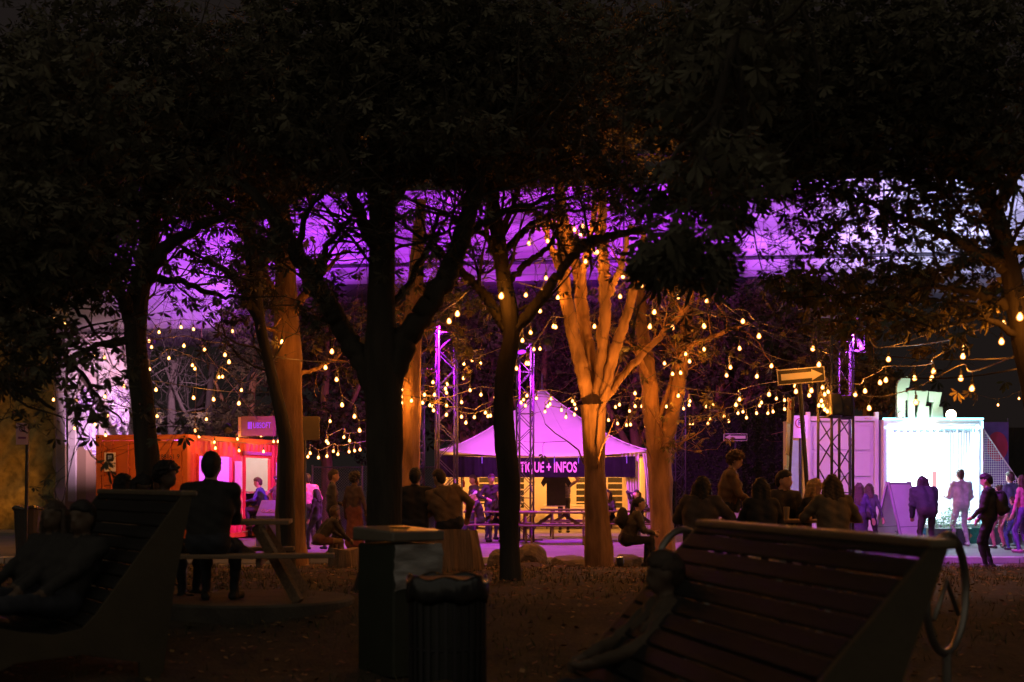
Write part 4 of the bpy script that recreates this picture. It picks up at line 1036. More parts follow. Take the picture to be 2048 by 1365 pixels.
class Field:
    def __init__(s, k=.03): s.pr = []; s.k = k
    def cap(s, a, b, ra, rb=None, m=0): s.pr.append(('c', np.array(a, float), np.array(b, float), ra, ra if rb is None else rb, m)); return s
    def ell(s, c, r, m=0, M=None): s.pr.append(('e', np.array(c, float), np.array(r, float), None if M is None else np.array(M, float), 0, m)); return s
    def dist(s, p, pts):
        if p[0] == 'c':
            a, b = p[1], p[2]; ab = b - a; L = max(1e-9, ab @ ab)
            t = np.clip((pts - a) @ ab / L, 0, 1)
            return np.linalg.norm(pts - a - t[:, None] * ab, axis=1) - (p[3] + (p[4] - p[3]) * t)
        q = pts - p[1]
        if p[3] is not None: q = q @ p[3]          # columns are the ellipsoid's axes
        kk = np.linalg.norm(q / p[2], axis=1)
        return (kk - 1) * p[2].min() * np.where(kk > 1, 1, 1)
    def mesh(s, h=.017, cut=None, noise=None, calm=None):
        lo = np.full(3, 1e9); hi = -lo
        for p in s.pr:
            if p[0] == 'c':
                r = max(p[3], p[4]); lo = np.minimum(lo, np.minimum(p[1], p[2]) - r); hi = np.maximum(hi, np.maximum(p[1], p[2]) + r)
            else:
                r = p[2].max() if p[3] is not None else p[2]; lo = np.minimum(lo, p[1] - r); hi = np.maximum(hi, p[1] + r)
        lo -= 3 * h; hi += 3 * h
        n = np.ceil((hi - lo) / h).astype(int) + 1
        ax = [lo[i] + np.arange(n[i]) * h for i in range(3)]
        val = np.full(n, 9.0)
        for p in s.pr:
            if p[0] == 'c': r = max(p[3], p[4]); l = np.minimum(p[1], p[2]) - r; u = np.maximum(p[1], p[2]) + r
            else: r = p[2].max(); l = p[1] - r; u = p[1] + r
            l = l - 2.2 * s.k - h; u = u + 2.2 * s.k + h
            i0 = np.maximum(0, np.floor((l - lo) / h).astype(int)); i1 = np.minimum(n, np.ceil((u - lo) / h).astype(int) + 1)
            sl = tuple(slice(i0[i], i1[i]) for i in range(3))
            g = np.stack(np.meshgrid(*[ax[i][sl[i]] for i in range(3)], indexing='ij'), -1).reshape(-1, 3)
            d = s.dist(p, g); v = val[sl].reshape(-1)
            hh = np.clip(.5 + .5 * (v - d) / s.k, 0, 1)
            val[sl] = (v * (1 - hh) + d * hh - s.k * hh * (1 - hh)).reshape(val[sl].shape)
        if cut is not None or noise is not None:
            g = np.stack(np.meshgrid(*ax, indexing='ij'), -1).reshape(-1, 3); v = val.reshape(-1)
            if noise is not None:
                am, fr = noise
                near = np.abs(v) < am * 3
                if calm is not None: near &= np.linalg.norm(g - calm[0], axis=1) > calm[1]
                q = g[near] * fr
                v[near] += am * (np.sin(q[:, 0] + 1.7 * np.sin(q[:, 1])) * np.sin(q[:, 1] * 1.1 + .8 * np.sin(q[:, 2])) + .6 * np.sin(1.9 * q[:, 2] + q[:, 0]))
            if cut is not None: v = np.maximum(v, cut(g))
            val = v.reshape(val.shape)
        V, Q = surface_nets(val, lo, h)
        best = np.full(len(V), 1e9); mi = np.zeros(len(V), int)
        for p in s.pr:
            d = s.dist(p, V); b = d < best; best[b] = d[b]; mi[b] = p[5]
        return V, Q, mi

def ik(A, T, l1, l2, pole):
    A, T = np.array(A, float), np.array(T, float); d = T - A; L = np.linalg.norm(d)
    L2 = min(max(L, abs(l1 - l2) + .01), (l1 + l2) * .995); u = d / max(L, 1e-6); T = A + u * L2
    a = (l1 * l1 - l2 * l2 + L2 * L2) / (2 * L2); hgt = math.sqrt(max(0, l1 * l1 - a * a))
    p = np.array(pole, float); p = p - u * (p @ u); n = np.linalg.norm(p); p = p / n if n > 1e-6 else np.array([0, 1, 0])
    return A + u * a + p * hgt, T

def cloth(name, col, rough=.8): return mat("cloth_" + name, col, rough, .25, 9, .25, 60)
def nv(v): v = np.array(v, float); return v / np.linalg.norm(v)
SKINS = {"shade": (.11, .07, .045), "light": (.50, .30, .21), "tan": (.36, .21, .14), "dark": (.13, .075, .05)}  # shade is skin darkened for people sitting in the dark
HAIRS = {"black": (.016, .013, .012), "brown": (.05, .03, .018), "blonde": (.46, .27, .10), "auburn": (.10, .045, .02)}
def person(label, px, d, heading=0, H=1.74, pose="stand", seat=.45, z=None, lean=0, side=0, twist=0, yaw=0, pitch=0, hands=None, feet=None,
           top=("charcoal", (.03, .03, .032)), legs=("dark_denim", (.03, .033, .045)), shoes=("shoe_dark", (.03, .028, .026)), skin="light", hair=("short", "brown"),
           bulk=0.0, sleeves=True, skirt=None, bare=False, elbow=.7, extra=None, group="people at the night market", x=None, female=False):
    x = PX(px, d) if x is None else x
    z = floor_z(x, d) if z is None else z
    k = H / 1.75
    t = thing("person", label, "person", (x, d, z), R(heading), group)
    M = [mat("skin_" + skin, SKINS[skin], .55, .08, 6), cloth(*top), cloth(*legs), mat("cloth_" + shoes[0], shoes[1], .6, .2, 9)]
    SK, TP, LG, SH = 0, 1, 2, 3
    f = Field(.028 * k)
    pel = np.array([0, 0, .93 * k]) if pose == "stand" else np.array([0, 0, seat + .105 * k])
    if pose == "crouch": pel = np.array([0, -.12, seat + .1 * k])
    la, sa = R(lean), R(side)
    u = nv([math.sin(sa), math.sin(la), math.cos(la) * math.cos(sa)])
    tw = R(twist); r = np.array([math.cos(tw), math.sin(tw), 0]); r = nv(r - u * (r @ u)); fw = np.cross(u, r)
    w = .88 if female else 1.0
    b = bulk
    # trunk
    f.cap(pel - r * .075 * k, pel + r * .075 * k, (.118 + b * .4) * k, None, LG)
    f.cap(pel + u * .09 * k - r * .055 * k, pel + u * .28 * k - r * .075 * w * k, (.105 + b) * k, (.112 + b) * k, TP)
    f.cap(pel + u * .09 * k + r * .055 * k, pel + u * .28 * k + r * .075 * w * k, (.105 + b) * k, (.112 + b) * k, TP)
    f.cap(pel + u * .30 * k - r * .085 * w * k, pel + u * .42 * k - r * .085 * w * k, (.112 + b) * k, (.092 + b * .8) * k, TP)
    f.cap(pel + u * .30 * k + r * .085 * w * k, pel + u * .42 * k + r * .085 * w * k, (.112 + b) * k, (.092 + b * .8) * k, TP)
    if female: f.ell(pel + u * .34 * k + fw * .085 * k, (.13 * k, .07 * k, .07 * k), TP)
    shw = (.178 * w + b * .5) * k
    sh = [pel + u * .455 * k - r * shw, pel + u * .455 * k + r * shw]
    f.cap(sh[0], sh[1], (.058 + b * .6) * k, None, TP)
    nb = pel + u * .475 * k
    f.cap(pel + u * .42 * k, nb + u * .02 * k, (.085 + b * .4) * k, (.06 + b * .3) * k, TP)
    hu = nv(u * .45 + np.array([0, 0, 1.0])); ya = R(yaw) + tw; pi_ = R(pitch)
    hf = nv([-math.sin(ya), math.cos(ya), 0.0]); hr = np.cross(hf, [0, 0, 1.0])
    hf2 = hf * math.cos(pi_) - np.array([0, 0, 1.0]) * math.sin(pi_); hu2 = nv(np.cross(hr, hf2))
    hc = nb + hu * .135 * k + hf * .025 * k + hf2 * .012 * k + hu2 * .055 * k
    f.cap(nb - u * .01, hc - hu2 * .05 * k - hf2 * .01 * k, .054 * k, .05 * k, SK)
    HM = np.stack([hr, hf2, hu2], 1)
    f.ell(hc + hu2 * .015 * k - hf2 * .008 * k, (.076 * k, .094 * k, .102 * k), SK, HM)
    f.ell(hc - hu2 * .055 * k + hf2 * .030 * k, (.056 * k, .062 * k, .062 * k), SK, HM)
    f.cap(hc + hf2 * .078 * k + hu2 * .012 * k, hc + hf2 * .104 * k - hu2 * .026 * k, .010 * k, .015 * k, SK)
    f.cap(hc + hf2 * .072 * k - hu2 * .062 * k - hr * .015 * k, hc + hf2 * .072 * k - hu2 * .062 * k + hr * .015 * k, .014 * k, None, SK)
    f.cap(hc + hf2 * .078 * k + hu2 * .036 * k - hr * .035 * k, hc + hf2 * .078 * k + hu2 * .036 * k + hr * .035 * k, .014 * k, None, SK)
    for s in (-1, 1): f.ell(hc + hr * s * .078 * k - hu2 * .008 * k - hf2 * .008 * k, (.014 * k, .022 * k, .034 * k), SK, HM)
    # arms
    if hands is None: hands = [(-.27, .06, pel[2] - .06), (.27, .06, pel[2] - .06)] if pose == "stand" else [(-.14, .34, pel[2] + .08), (.14, .34, pel[2] + .08)]
    for i, s in enumerate((-1, 1)):
        T = np.array(hands[i], float)
        E, Wr = ik(sh[i], T, .29 * k, .255 * k, r * s * elbow - fw * .55 - u * .35)
        fm = TP if sleeves is True else SK
        f.cap(sh[i], sh[i] * .45 + E * .55, (.056 + b * .6) * k, (.048 + b * .6) * k, TP)
        f.cap(sh[i] * .5 + E * .5, E, (.047 + b * .5) * k, (.040 + b * .5) * k, fm)
        f.cap(E, Wr, (.041 + b * .5) * k, (.030 + b * .35) * k, fm)
        dr = nv(Wr - E); pr = nv(np.cross(dr, r * s)) if abs(dr @ r) < .95 else fw
        sd = nv(np.cross(pr, dr)); kn = Wr + dr * .085 * k
        f.cap(Wr + dr * .015 * k, kn, .028 * k, .034 * k, SK)
        for q, ln in ((-1.5, .060), (-.5, .072), (.5, .068), (1.5, .052)):
            a0 = kn + sd * q * .018 * k; a1 = a0 + dr * ln * .55 * k + pr * .012 * k; a2 = a1 + dr * ln * .4 * k + pr * .026 * k
            f.cap(a0, a1, .0115 * k, .0105 * k, SK); f.cap(a1, a2, .0105 * k, .0095 * k, SK)
        th = Wr + dr * .035 * k - sd * s * .028 * k * (1 if s < 0 else -1)
        f.cap(th, th + dr * .045 * k + pr * .03 * k, .0125 * k, .0105 * k, SK)
    # legs
    if feet is None:
        if pose == "stand": feet = [(-.115, .02, .075), (.115, -.02, .075)]
        elif pose == "crouch": feet = [(-.15, .22, .075), (.15, .28, .075)]
        else: feet = [(-.13, .40, .075), (.13, .46, .075)]
    for i, s in enumerate((-1, 1)):
        hp = pel + r * s * .092 * k - np.array([0, 0, .03 * k])
        T = np.array(feet[i], float)
        K, An = ik(hp, T, .435 * k, .425 * k, np.array([s * .12, 1, .35]))
        lm = SK if bare else LG
        f.cap(hp, hp * .5 + K * .5, .090 * k, .074 * k, LG); f.cap(hp * .5 + K * .5, K, .072 * k, .058 * k, lm)
        f.cap(K, K * .65 + An * .35, .057 * k, .055 * k, lm); f.cap(K * .65 + An * .35, An, .054 * k, .038 * k, lm)
        toe = nv([s * .18, 1, 0]); base = np.array([An[0], An[1], max(An[2] - .035 * k, .036)])
        f.cap(base - toe * .045 * k, base + toe * .15 * k, .042 * k, .034 * k, SH)
    if skirt:
        f.cap(pel + u * .02, pel + np.array([0, .02, -skirt]), .125 * k, .20 * k, LG)
    if extra: extra(f, dict(pel=pel, u=u, r=r, fw=fw, sh=sh, hc=hc, hf=hf2, hr=hr, hu=hu2, k=k, nb=nb))
    V, Q, mi = f.mesh(.0165, None, (.0055, 30), (hc, .17 * k))
    fmi = mi[Q[:, 0]]
    body = link(bpy.data.objects.new("body", np_mesh("body", V, Q, M, fmi, smooth=True)), t)
    # hair
    sty, hcname = hair
    if sty != "bald":
        g = Field(.02); hm = mat("hair_" + hcname, HAIRS[hcname], .55, .3, 30, .5, 90)
        c = hc + hu2 * .022 * k - hf2 * .012 * k
        g.ell(c, (.086 * k, .103 * k, .108 * k), 0, HM)
        noise = (.004, 90)
        nrm = nv(hf2 * .80 - hu2 * .60); lim = .034 * k
        if sty == "short":
            g.ell(c + hu2 * .03 * k + hf2 * .02 * k, (.084 * k, .098 * k, .092 * k), 0, HM); g.cap(c - hf2 * .05 * k, c - hf2 * .055 * k - hu2 * .07 * k, .062 * k, .05 * k)
        if sty == "curly":
            noise = (.016, 62)
            for s in (-1, 0, 1): g.ell(c + hr * s * .05 * k + hu2 * .045 * k + hf2 * .015 * k, (.085 * k, .10 * k, .085 * k), 0, HM)
            g.ell(c - hf2 * .045 * k, (.10 * k, .085 * k, .10 * k), 0, HM)
        if sty in ("long", "bob"):
            ln = .38 if sty == "long" else .21
            for s in (-1, -.4, .4, 1):
                a0 = c + hr * s * .062 * k - hf2 * .035 * k - hu2 * .02 * k
                a1 = hc + hr * s * (.085 if sty == "long" else .10) * k - hf2 * .075 * k - np.array([0, 0, 1]) * ln * k * (.98 if abs(s) == 1 else 1.05) - fw * .03
                g.cap(a0, a1, .058 * k, .042 * k)
            for s in (-1, 1):
                g.cap(c + hr * s * .078 * k + hf2 * .01 * k, hc + hr * s * .098 * k + hf2 * .02 * k - np.array([0, 0, 1]) * ln * .8 * k, .036 * k, .028 * k)
            noise = (.006, 70); lim = .05 * k
        if sty == "bun":
            g.ell(c - hf2 * .085 * k + hu2 * .055 * k, (.05 * k, .05 * k, .05 * k), 0)
        if sty == "pony":
            g.cap(c - hf2 * .10 * k + hu2 * .02 * k, c - hf2 * .14 * k - hu2 * .20 * k, .038 * k, .02 * k)
        fc = hc + hf2 * .0
        def cut(P_, c=hc, n=nrm, l=lim, hr=hr, hf=hf2, hu=hu2, k=k):
            q = P_ - c; a = q @ n - l
            a2 = np.minimum(q @ hf - .015 * k, .085 * k - np.abs(q @ hr))   # in front of the ears and within the face
            a2 = np.minimum(a2, .045 * k - q @ hu)
            return np.maximum(a, a2) if sty not in ("long", "bob") else a2
        V, Q, _ = g.mesh(.0145, cut, noise)
        link(bpy.data.objects.new("hair", np_mesh("hair", V, Q, hm, smooth=True)), t)
    t["_j"] = 0; del t["_j"]
    person.last = dict(pel=pel, u=u, r=r, fw=fw, sh=sh, hc=hc, hf=hf2, hr=hr, hu=hu2, k=k, nb=nb, t=t)
    return t
def child_field(t, name, g, m, h=.0165, noise=None, cut=None):
    V, Q, _ = g.mesh(h, cut, noise)
    return link(bpy.data.objects.new(name, np_mesh(name, V, Q, m, smooth=True)), t)
def cap_hat(j, colour, name="cap", backward=False):
    g = Field(.012); c = j["hc"] + j["hu"] * .035 * j["k"] - j["hf"] * .01 * j["k"]; k = j["k"]
    HM = np.stack([j["hr"], j["hf"], j["hu"]], 1)
    g.ell(c, (.092 * k, .108 * k, .092 * k), 0, HM)
    s = -1 if backward else 1
    for q in (-.05, 0, .05): g.cap(c + j["hf"] * s * .07 * k + j["hr"] * q, c + j["hf"] * s * .185 * k + j["hr"] * q * .9 - j["hu"] * .018, .012)
    def cut(P_, c=c, hu=j["hu"]): return -.004 - (P_ - c) @ hu - .012
    return child_field(j["t"], name, g, colour, .012, None, cut)

# --- left: two people lying in the lounge, the picnic table group
BLK = ("black_jacket", (.024, .022, .021)); GRY = ("grey_knit", (.07, .065, .06)); NAVY = ("navy_shirt", (.03, .035, .10))
# lounge chair axes (left)
axL = Vector((-.555, .832, 0))
def on_lounge(A, ax, s, out, zz, g): # point on a lounge: s along the rail, out to the left
    p = Vector((A[0], A[1], 0)) + Vector(ax) * s + Vector((-ax[1], ax[0], 0)) * out; return p.x, p.y
for s, l, hr_, hp, yw in ((.62, "person in a black jacket reclining on the near half of the left lounge chair", ("short", "black"), 30, 8), (1.35, "person reclining on the far half of the left lounge chair, feet raised", ("bob", "brown"), 30, 12)):
    X, Y = on_lounge((-2.27, 10.2), axL, s, .80, 0, gL)
    person(l, 0, Y, math.degrees(math.atan2(-.832, -.555)) - 90 + 3, 1.74, "sit", .42, gL, lean=-30, x=X, yaw=yw, pitch=-4, hair=hr_, top=BLK, bulk=.02, skin="shade",
           hands=[(-.12, .22, .62), (.12, .24, .62)], feet=[(-.14, .86, .40 + .12), (.12, .93, .47)])
tbz = gz(-2.9, 13.9)
person("broad man in a black shirt seen from behind on the near picnic bench at left", 415, 13.25, -4, 1.86, "sit", .46, tbz + .05, lean=10, hair=("short", "black"), top=BLK, bulk=.03, hands=[(-.16, .5, .80), (.14, .5, .80)], yaw=6, elbow=.15)
person("woman with smooth dark hair at the left picnic table, leftmost of its far side", 222, 14.75, 262, 1.64, "sit", .44, tbz, lean=10, skin="shade", hair=("bob", "black"), top=GRY, female=True, yaw=20, pitch=15, hands=[(-.2, .42, .78), (.2, .42, .78)])
person("person with bent head between the woman and the curly haired man at left table", 272, 14.6, 215, 1.68, "sit", .44, tbz, lean=16, skin="shade", hair=("bob", "black"), top=BLK, pitch=34, bulk=.02, hands=[(-.2, .42, .78), (.2, .42, .78)])
person("curly haired bearded man in grey facing right at the left picnic table", 316, 14.55, 240, 1.78, "sit", .46, tbz, lean=8, hair=("curly", "black"), top=GRY, skin="shade", yaw=10, hands=[(-.2, .36, .74), (.1, .4, .74)])
# --- at the red container
person("bearded man in a blue shirt sitting at the container counter in profile", 527, 37.2, 84, 1.76, "sit", .70, PLAZA, lean=12, hair=("short", "brown"), top=("blue_shirt", (.05, .06, .30)), pitch=10, hands=[(-.18, .38, .98), (.16, .36, .86)], feet=[(-.1, .34, .34), (.12, .42, .12)])
person("woman in a dark top with a headband beside the blue shirted man", 555, 36.4, -58, 1.66, "stand", .45, PLAZA, hair=("bun", "brown"), top=("plum_top", (.09, .03, .07)), legs=("violet_jeans", (.10, .07, .22)), sleeves=False, female=True, hands=[(-.3, .0, .98), (.26, .05, .98)])
j = person.last; g = Field(.01)
hb = MB().tube([tuple(j["hc"] + j["hu"] * .05 + (j["hr"] * math.cos(a) * .088 + j["hf"] * math.sin(a) * .106)) for a in np.linspace(0, 6.283, 21)[:-1]], .016, 6, closed=True).build("headband", cloth("lilac_band", (.35, .25, .6)), j["t"])
person("person in a bright pink top half hidden behind the orange lit trunk", 618, 33.5, 30, 1.7, "stand", .45, PLAZA, hair=("short", "black"), top=("pink_top", (.62, .16, .60)), legs=BLK, lean=8, bulk=.03)
person("child in dark clothes walking beside the pink topped person", 634, 31.0, 70, 1.36, "stand", .45, PLAZA, hair=("bob", "black"), top=BLK, feet=[(-.1, .16, .075), (.1, -.14, .075)])
person("man in a dark long sleeved shirt standing in profile left of the dark trunk", 664, 28.9, -78, 1.76, "stand", .45, PLAZA, hair=("short", "brown"), top=("slate_shirt", (.06, .055, .06)), legs=BLK, skin="tan", feet=[(-.1, -.04, .075), (.1, .14, .075)], hands=[(-.14, .22, 1.02), (.2, .1, .86)])
person("woman with a bun and hoop earring in a reddish skirt beside the dark trunk", 708, 28.6, -35, 1.70, "stand", .45, PLAZA, hair=("curly", "black"), top=("brown_top", (.07, .045, .045)), legs=("rust_skirt", (.16, .05, .045)), skin="dark", skirt=.62, female=True)
j = person.last
MB().tube([tuple(j["hc"] + j["hr"] * .088 - j["hu"] * .065 + np.array([0, math.cos(a), math.sin(a)]) * .028) for a in np.linspace(0, 6.283, 15)[:-1]], .004, 5, closed=True).build("earring", METAL, j["t"])
person("person in shorts bending forward in the gap beside the orange lit trunk", 650, 27.2, -60, 1.62, "crouch", .42, 0, lean=38, hair=("short", "brown"), top=BLK, legs=("maroon_shorts", (.10, .04, .04)), bare=True, skin="shade", hands=[(-.1, .46, .52), (.1, .46, .5)])
# --- two men on the log
zl = gz(-1, 21)
person("man in a black top seen from behind, left one on the wooden log", 830, 20.95, 6, 1.80, "sit", .58, zl, lean=6, hair=("short", "black"), top=BLK, bulk=.03, yaw=-6, hands=[(-.36, .2, .85), (.2, .3, .8)])
person("man in an olive hoodie leaning left on the wooden log", 900, 20.95, 10, 1.80, "sit", .58, zl, lean=8, side=-13, hair=("short", "brown"), top=("olive_hoodie", (.20, .125, .065)), bulk=.035, yaw=30, pitch=14, hands=[(-.2, .3, .84), (.3, .24, .8)], skin="light")
j = person.last; g = Field(.03)
g.cap(j["nb"] - j["r"] * .09 - j["fw"] * .05, j["nb"] + j["r"] * .09 - j["fw"] * .05, .06).cap(j["nb"] - j["r"] * .08 - j["fw"] * .08, j["nb"] - j["u"] * .16 - j["fw"] * .12, .055, .035).cap(j["nb"] + j["r"] * .08 - j["fw"] * .08, j["nb"] - j["u"] * .16 - j["fw"] * .12, .055, .035).cap(j["nb"] - j["fw"] * .08, j["nb"] - j["u"] * .13 - j["fw"] * .11, .06, .05)
child_field(j["t"], "hood", g, cloth("olive_hoodie", (.2, .125, .065)))
# --- under the marquee and at its tables
person("person in a white and violet cap holding food at the marquee picnic table", 962, 34.75, 96, 1.62, "sit", .46, PLAZA, lean=14, hair=("short", "black"), top=BLK, sleeves=False, pitch=18, hands=[(-.12, .36, .92), (.1, .36, .96)])
cap_hat(person.last, cloth("white_cap", (.6, .55, .65)))
person("person in a purple cap standing behind the capped eater", 982, 36.3, 200, 1.70, "stand", .45, PLAZA, hair=("short", "brown"), top=BLK, hands=[(-.2, .25, 1.05), (.2, .25, 1.05)])
cap_hat(person.last, cloth("violet_cap", (.22, .12, .5)), backward=True)
person("dark haired person with turned face behind the people in caps", 948, 37.2, 120, 1.68, "stand", .45, PLAZA, hair=("short", "brown"), top=GRY, skin="tan")
person("seated person in black half hidden by the thin dark trunk", 1003, 35.2, 160, 1.66, "sit", .46, PLAZA, lean=10, hair=("long", "black"), top=BLK, female=True)
person("person in a striped shirt holding up a black T-shirt in the marquee", 1128, 41.2, 178, 1.74, "stand", .45, PLAZA, hair=("short", "brown"), top=("stripe_base", (.35, .28, .30)), legs=BLK, hands=[(-.30, .26, 1.66), (.26, .28, 1.62)], sleeves=False, skin="light")
j = person.last
for q in range(9):
    sb_ = MB().tube([tuple(j["pel"] + j["u"] * (.07 + .042 * q) + j["r"] * (.185 * math.cos(a)) + j["fw"] * (.125 * math.sin(a))) for a in np.linspace(0, 6.283, 25)[:-1]], .008, 4, closed=True).build("stripe", cloth("stripe_dark", (.03, .03, .04)), j["t"])
ts = thing("t_shirt", "black T-shirt held up by its shoulders in the marquee", "t-shirt", (PX(1112, 40.8), 40.8, PLAZA + .78))
poly = [(-.27, 0), (.27, 0), (.27, .66), (.36, .54), (.44, .66), (.30, .90), (.12, .93), (0, .89), (-.12, .93), (-.30, .90), (-.44, .66), (-.36, .54), (-.27, .66)]
MB().prism(poly, .03).build("cloth_body", cloth("black_tee", (.018, .016, .018)), ts, bevel=.01)
MB().box((0, -.006, -.005), (.54, .03, .02)).build("hem", cloth("pale_hem", (.5, .45, .4)), ts)
person("seated woman with a dark cap and hand at her face by the tent curtain", 1276, 35.2, 160, 1.64, "sit", .46, PLAZA, lean=12, hair=("long", "black"), top=BLK, female=True, hands=[(-.18, .4, .82), (.06, .2, 1.18)], pitch=8)
person("dark haired person at the table right of the orange lit trunk", 1218, 35.9, 150, 1.62, "sit", .46, PLAZA, lean=8, hair=("long", "black"), top=BLK, female=True)
person("woman with tied back hair crouching on a boulder in profile", 1252, 24.3, -84, 1.68, "sit", .40, floor_z(2, 24.3), lean=24, hair=("pony", "black"), top=("olive_jacket", (.06, .05, .04)), legs=BLK, female=True, bulk=.025, pitch=4, hands=[(-.12, .46, .62), (.12, .44, .6)], feet=[(-.1, .36, .08), (.12, .44, .08)])
j = person.last
bp_ = thing("backpack", "small dark backpack on the crouching woman's back", "backpack", j["t"].location, j["t"].rotation_euler.z)
g = Field(.03); c = j["pel"] + j["u"] * .3 - j["fw"] * .2
g.ell(c, (.15, .10, .19)).cap(c - j["u"] * .08 - j["fw"] * .06 - j["r"] * .07, c - j["u"] * .08 - j["fw"] * .06 + j["r"] * .07, .06)
child_field(bp_, "bag", g, cloth("dark_pack", (.03, .028, .03)))
# --- right picnic group
zr = gz(3.6, 18.4)
person("woman with smooth dark hair in a striped jacket at left end of right picnic table", 1398, 17.6, -24, 1.72, "sit", .45, zr, lean=12, hair=("bob", "black"), top=("striped_jacket", (.10, .065, .045)), bulk=.05, female=True, yaw=-22, hands=[(-.2, .4, .76), (.22, .42, .78)])
person("tall curly haired man in an ochre top and scarf standing behind the right picnic table", 1452, 19.9, -96, 1.74, "stand", .45, gz(3, 19.9), hair=("curly", "auburn"), top=("ochre_top", (.20, .11, .05)), pitch=22, lean=8, bulk=.03, hands=[(-.1, .35, 1.0), (.1, .36, .98)], skin="light")
j = person.last; g = Field(.03)
for s in (-1, 1): g.cap(j["nb"] + j["r"] * s * .06 + j["fw"] * .03, j["nb"] + j["r"] * s * .055 + j["fw"] * .13 - j["u"] * .14, .042, .045).cap(j["nb"] + j["r"] * s * .055 + j["fw"] * .13 - j["u"] * .14, j["nb"] + j["r"] * s * .07 + j["fw"] * .16 - j["u"] * .5, .045, .04)
g.cap(j["nb"] - j["r"] * .06 - j["fw"] * .05, j["nb"] + j["r"] * .06 - j["fw"] * .05, .05)
child_field(j["t"], "scarf", g, cloth("grey_scarf", (.17, .14, .10)), .0165, (.006, 80))
person("woman with long straight dark hair seen from behind at the right picnic table", 1526, 17.55, 4, 1.68, "sit", .45, zr, lean=12, hair=("long", "black"), top=BLK, female=True, bulk=.02)
person("man in a dark jacket turned right between the long haired and blonde women", 1560, 19.2, 200, 1.80, "sit", .47, zr, lean=4, hair=("short", "black"), top=("dark_jacket", (.028, .026, .026)), bulk=.04, yaw=42)
person("blonde woman looking down at the right picnic table", 1600, 18.95, -110, 1.68, "sit", .46, zr, lean=16, hair=("bob", "blonde"), top=("black_coat", (.02, .02, .022)), female=True, pitch=28, yaw=-8, hands=[(-.1, .4, .76), (.12, .42, .74)])
person("woman with wavy brown hair in a khaki jacket seen from behind at right table end", 1668, 17.5, 6, 1.72, "sit", .46, zr, lean=6, hair=("bob", "brown"), top=("khaki_jacket", (.17, .125, .075)), female=True, bulk=.035, hands=[(-.22, .38, .78), (.2, .34, .8)])
# drinks on the right table
cupm = MB().lathe([(.03, 0), (.042, .16), (.043, .165)], 12).mesh("tall_cup", mat("cup_plastic", (.45, .38, .26), .3, .05))
for px, l in ((1573, "tall pale cup standing beside the long haired woman"), (1650, "tall cup at the right end of the right picnic table")):
    o = inst("tall_cup", cupm, None, (PX(px, 18.1), 18.1, zr + .76)); tag(o, l, "cup")
# --- around the bright booth
person("girl with long hair and a dark skirt standing left of the sandwich board", 1718, 29.0, -20, 1.50, "stand", .45, PLAZA, hair=("long", "brown"), top=("violet_jumper", (.06, .045, .13)), legs=("dark_skirt", (.035, .03, .05)), skirt=.42, female=True)
person("second girl half hidden behind the girl with long hair", 1738, 30.0, -30, 1.48, "stand", .45, PLAZA, hair=("bob", "brown"), top=("grey_blue_top", (.07, .075, .1)), legs=BLK, female=True)
person("person in a puffy dark jacket bending toward the booth, seen from behind", 1856, 28.7, 8, 1.70, "stand", .45, PLAZA, lean=26, hair=("bob", "black"), top=("teal_black_jacket", (.022, .03, .034)), legs=("dark_trousers", (.03, .025, .025)), bulk=.065, pitch=26, hands=[(-.22, .26, .80), (.22, .26, .78)], elbow=.45)
person("man dressed all in white facing the bright booth", 1922, 33.0, 14, 1.80, "stand", .45, PLAZA, hair=("short", "brown"), top=("white_shirt", (.62, .58, .66)), legs=("white_trousers", (.56, .53, .60)), shoes=("white_shoes", (.6, .58, .62)), bulk=.03, elbow=.25, hands=[(-.20, .30, 1.14), (.20, .16, .95)], feet=[(-.17, .0, .075), (.17, -.02, .075)], yaw=-10)
person("man with a dark backpack standing in profile at the road edge", 1978, 26.4, 62, 1.80, "stand", .45, 0.0, hair=("short", "black"), top=("dark_jacket", (.028, .026, .026)), legs=("black_trousers", (.018, .018, .022)), bulk=.03, pitch=16, hands=[(-.15, .24, .98), (.17, .2, .94)], feet=[(-.09, .04, .075), (.09, -.03, .075)])
j = person.last
bp_ = thing("backpack", "bulky dark backpack worn by the man at the road edge", "backpack", j["t"].location, j["t"].rotation_euler.z)
g = Field(.03); c = j["pel"] + j["u"] * .26 - j["fw"] * .22
g.ell(c, (.16, .12, .24)).cap(c - j["u"] * .12 - j["fw"] * .08 - j["r"] * .08, c - j["u"] * .12 - j["fw"] * .08 + j["r"] * .08, .07)
child_field(bp_, "bag", g, cloth("dark_pack", (.03, .028, .03)))
sg_ = Field(.01)
for s in (-1, 1): sg_.cap(j["sh"][0 if s < 0 else 1] * .6 + j["nb"] * .4 + j["fw"] * .09, j["pel"] + j["u"] * .18 + j["r"] * s * .13 + j["fw"] * .14, .02).cap(j["sh"][0 if s < 0 else 1] * .6 + j["nb"] * .4 + j["fw"] * .09, c + j["u"] * .2 + j["r"] * s * .09, .02)
child_field(bp_, "strap", sg_, cloth("dark_pack", (.03, .028, .03)), .012)
person("child with tied up hair in a pale top behind the man with the backpack", 1999, 31.5, 20, 1.45, "stand", .45, PLAZA, hair=("bun", "brown"), top=("pale_top", (.5, .42, .5)), legs=("rose_trousers", (.4, .15, .16)), female=True)
person("man in a grey-blue T-shirt right of the netting", 2022, 32.6, 25, 1.74, "stand", .45, PLAZA, hair=("short", "brown"), top=("grey_blue_tee", (.10, .14, .2)), legs=("blue_jeans", (.05, .09, .22)), sleeves=False)
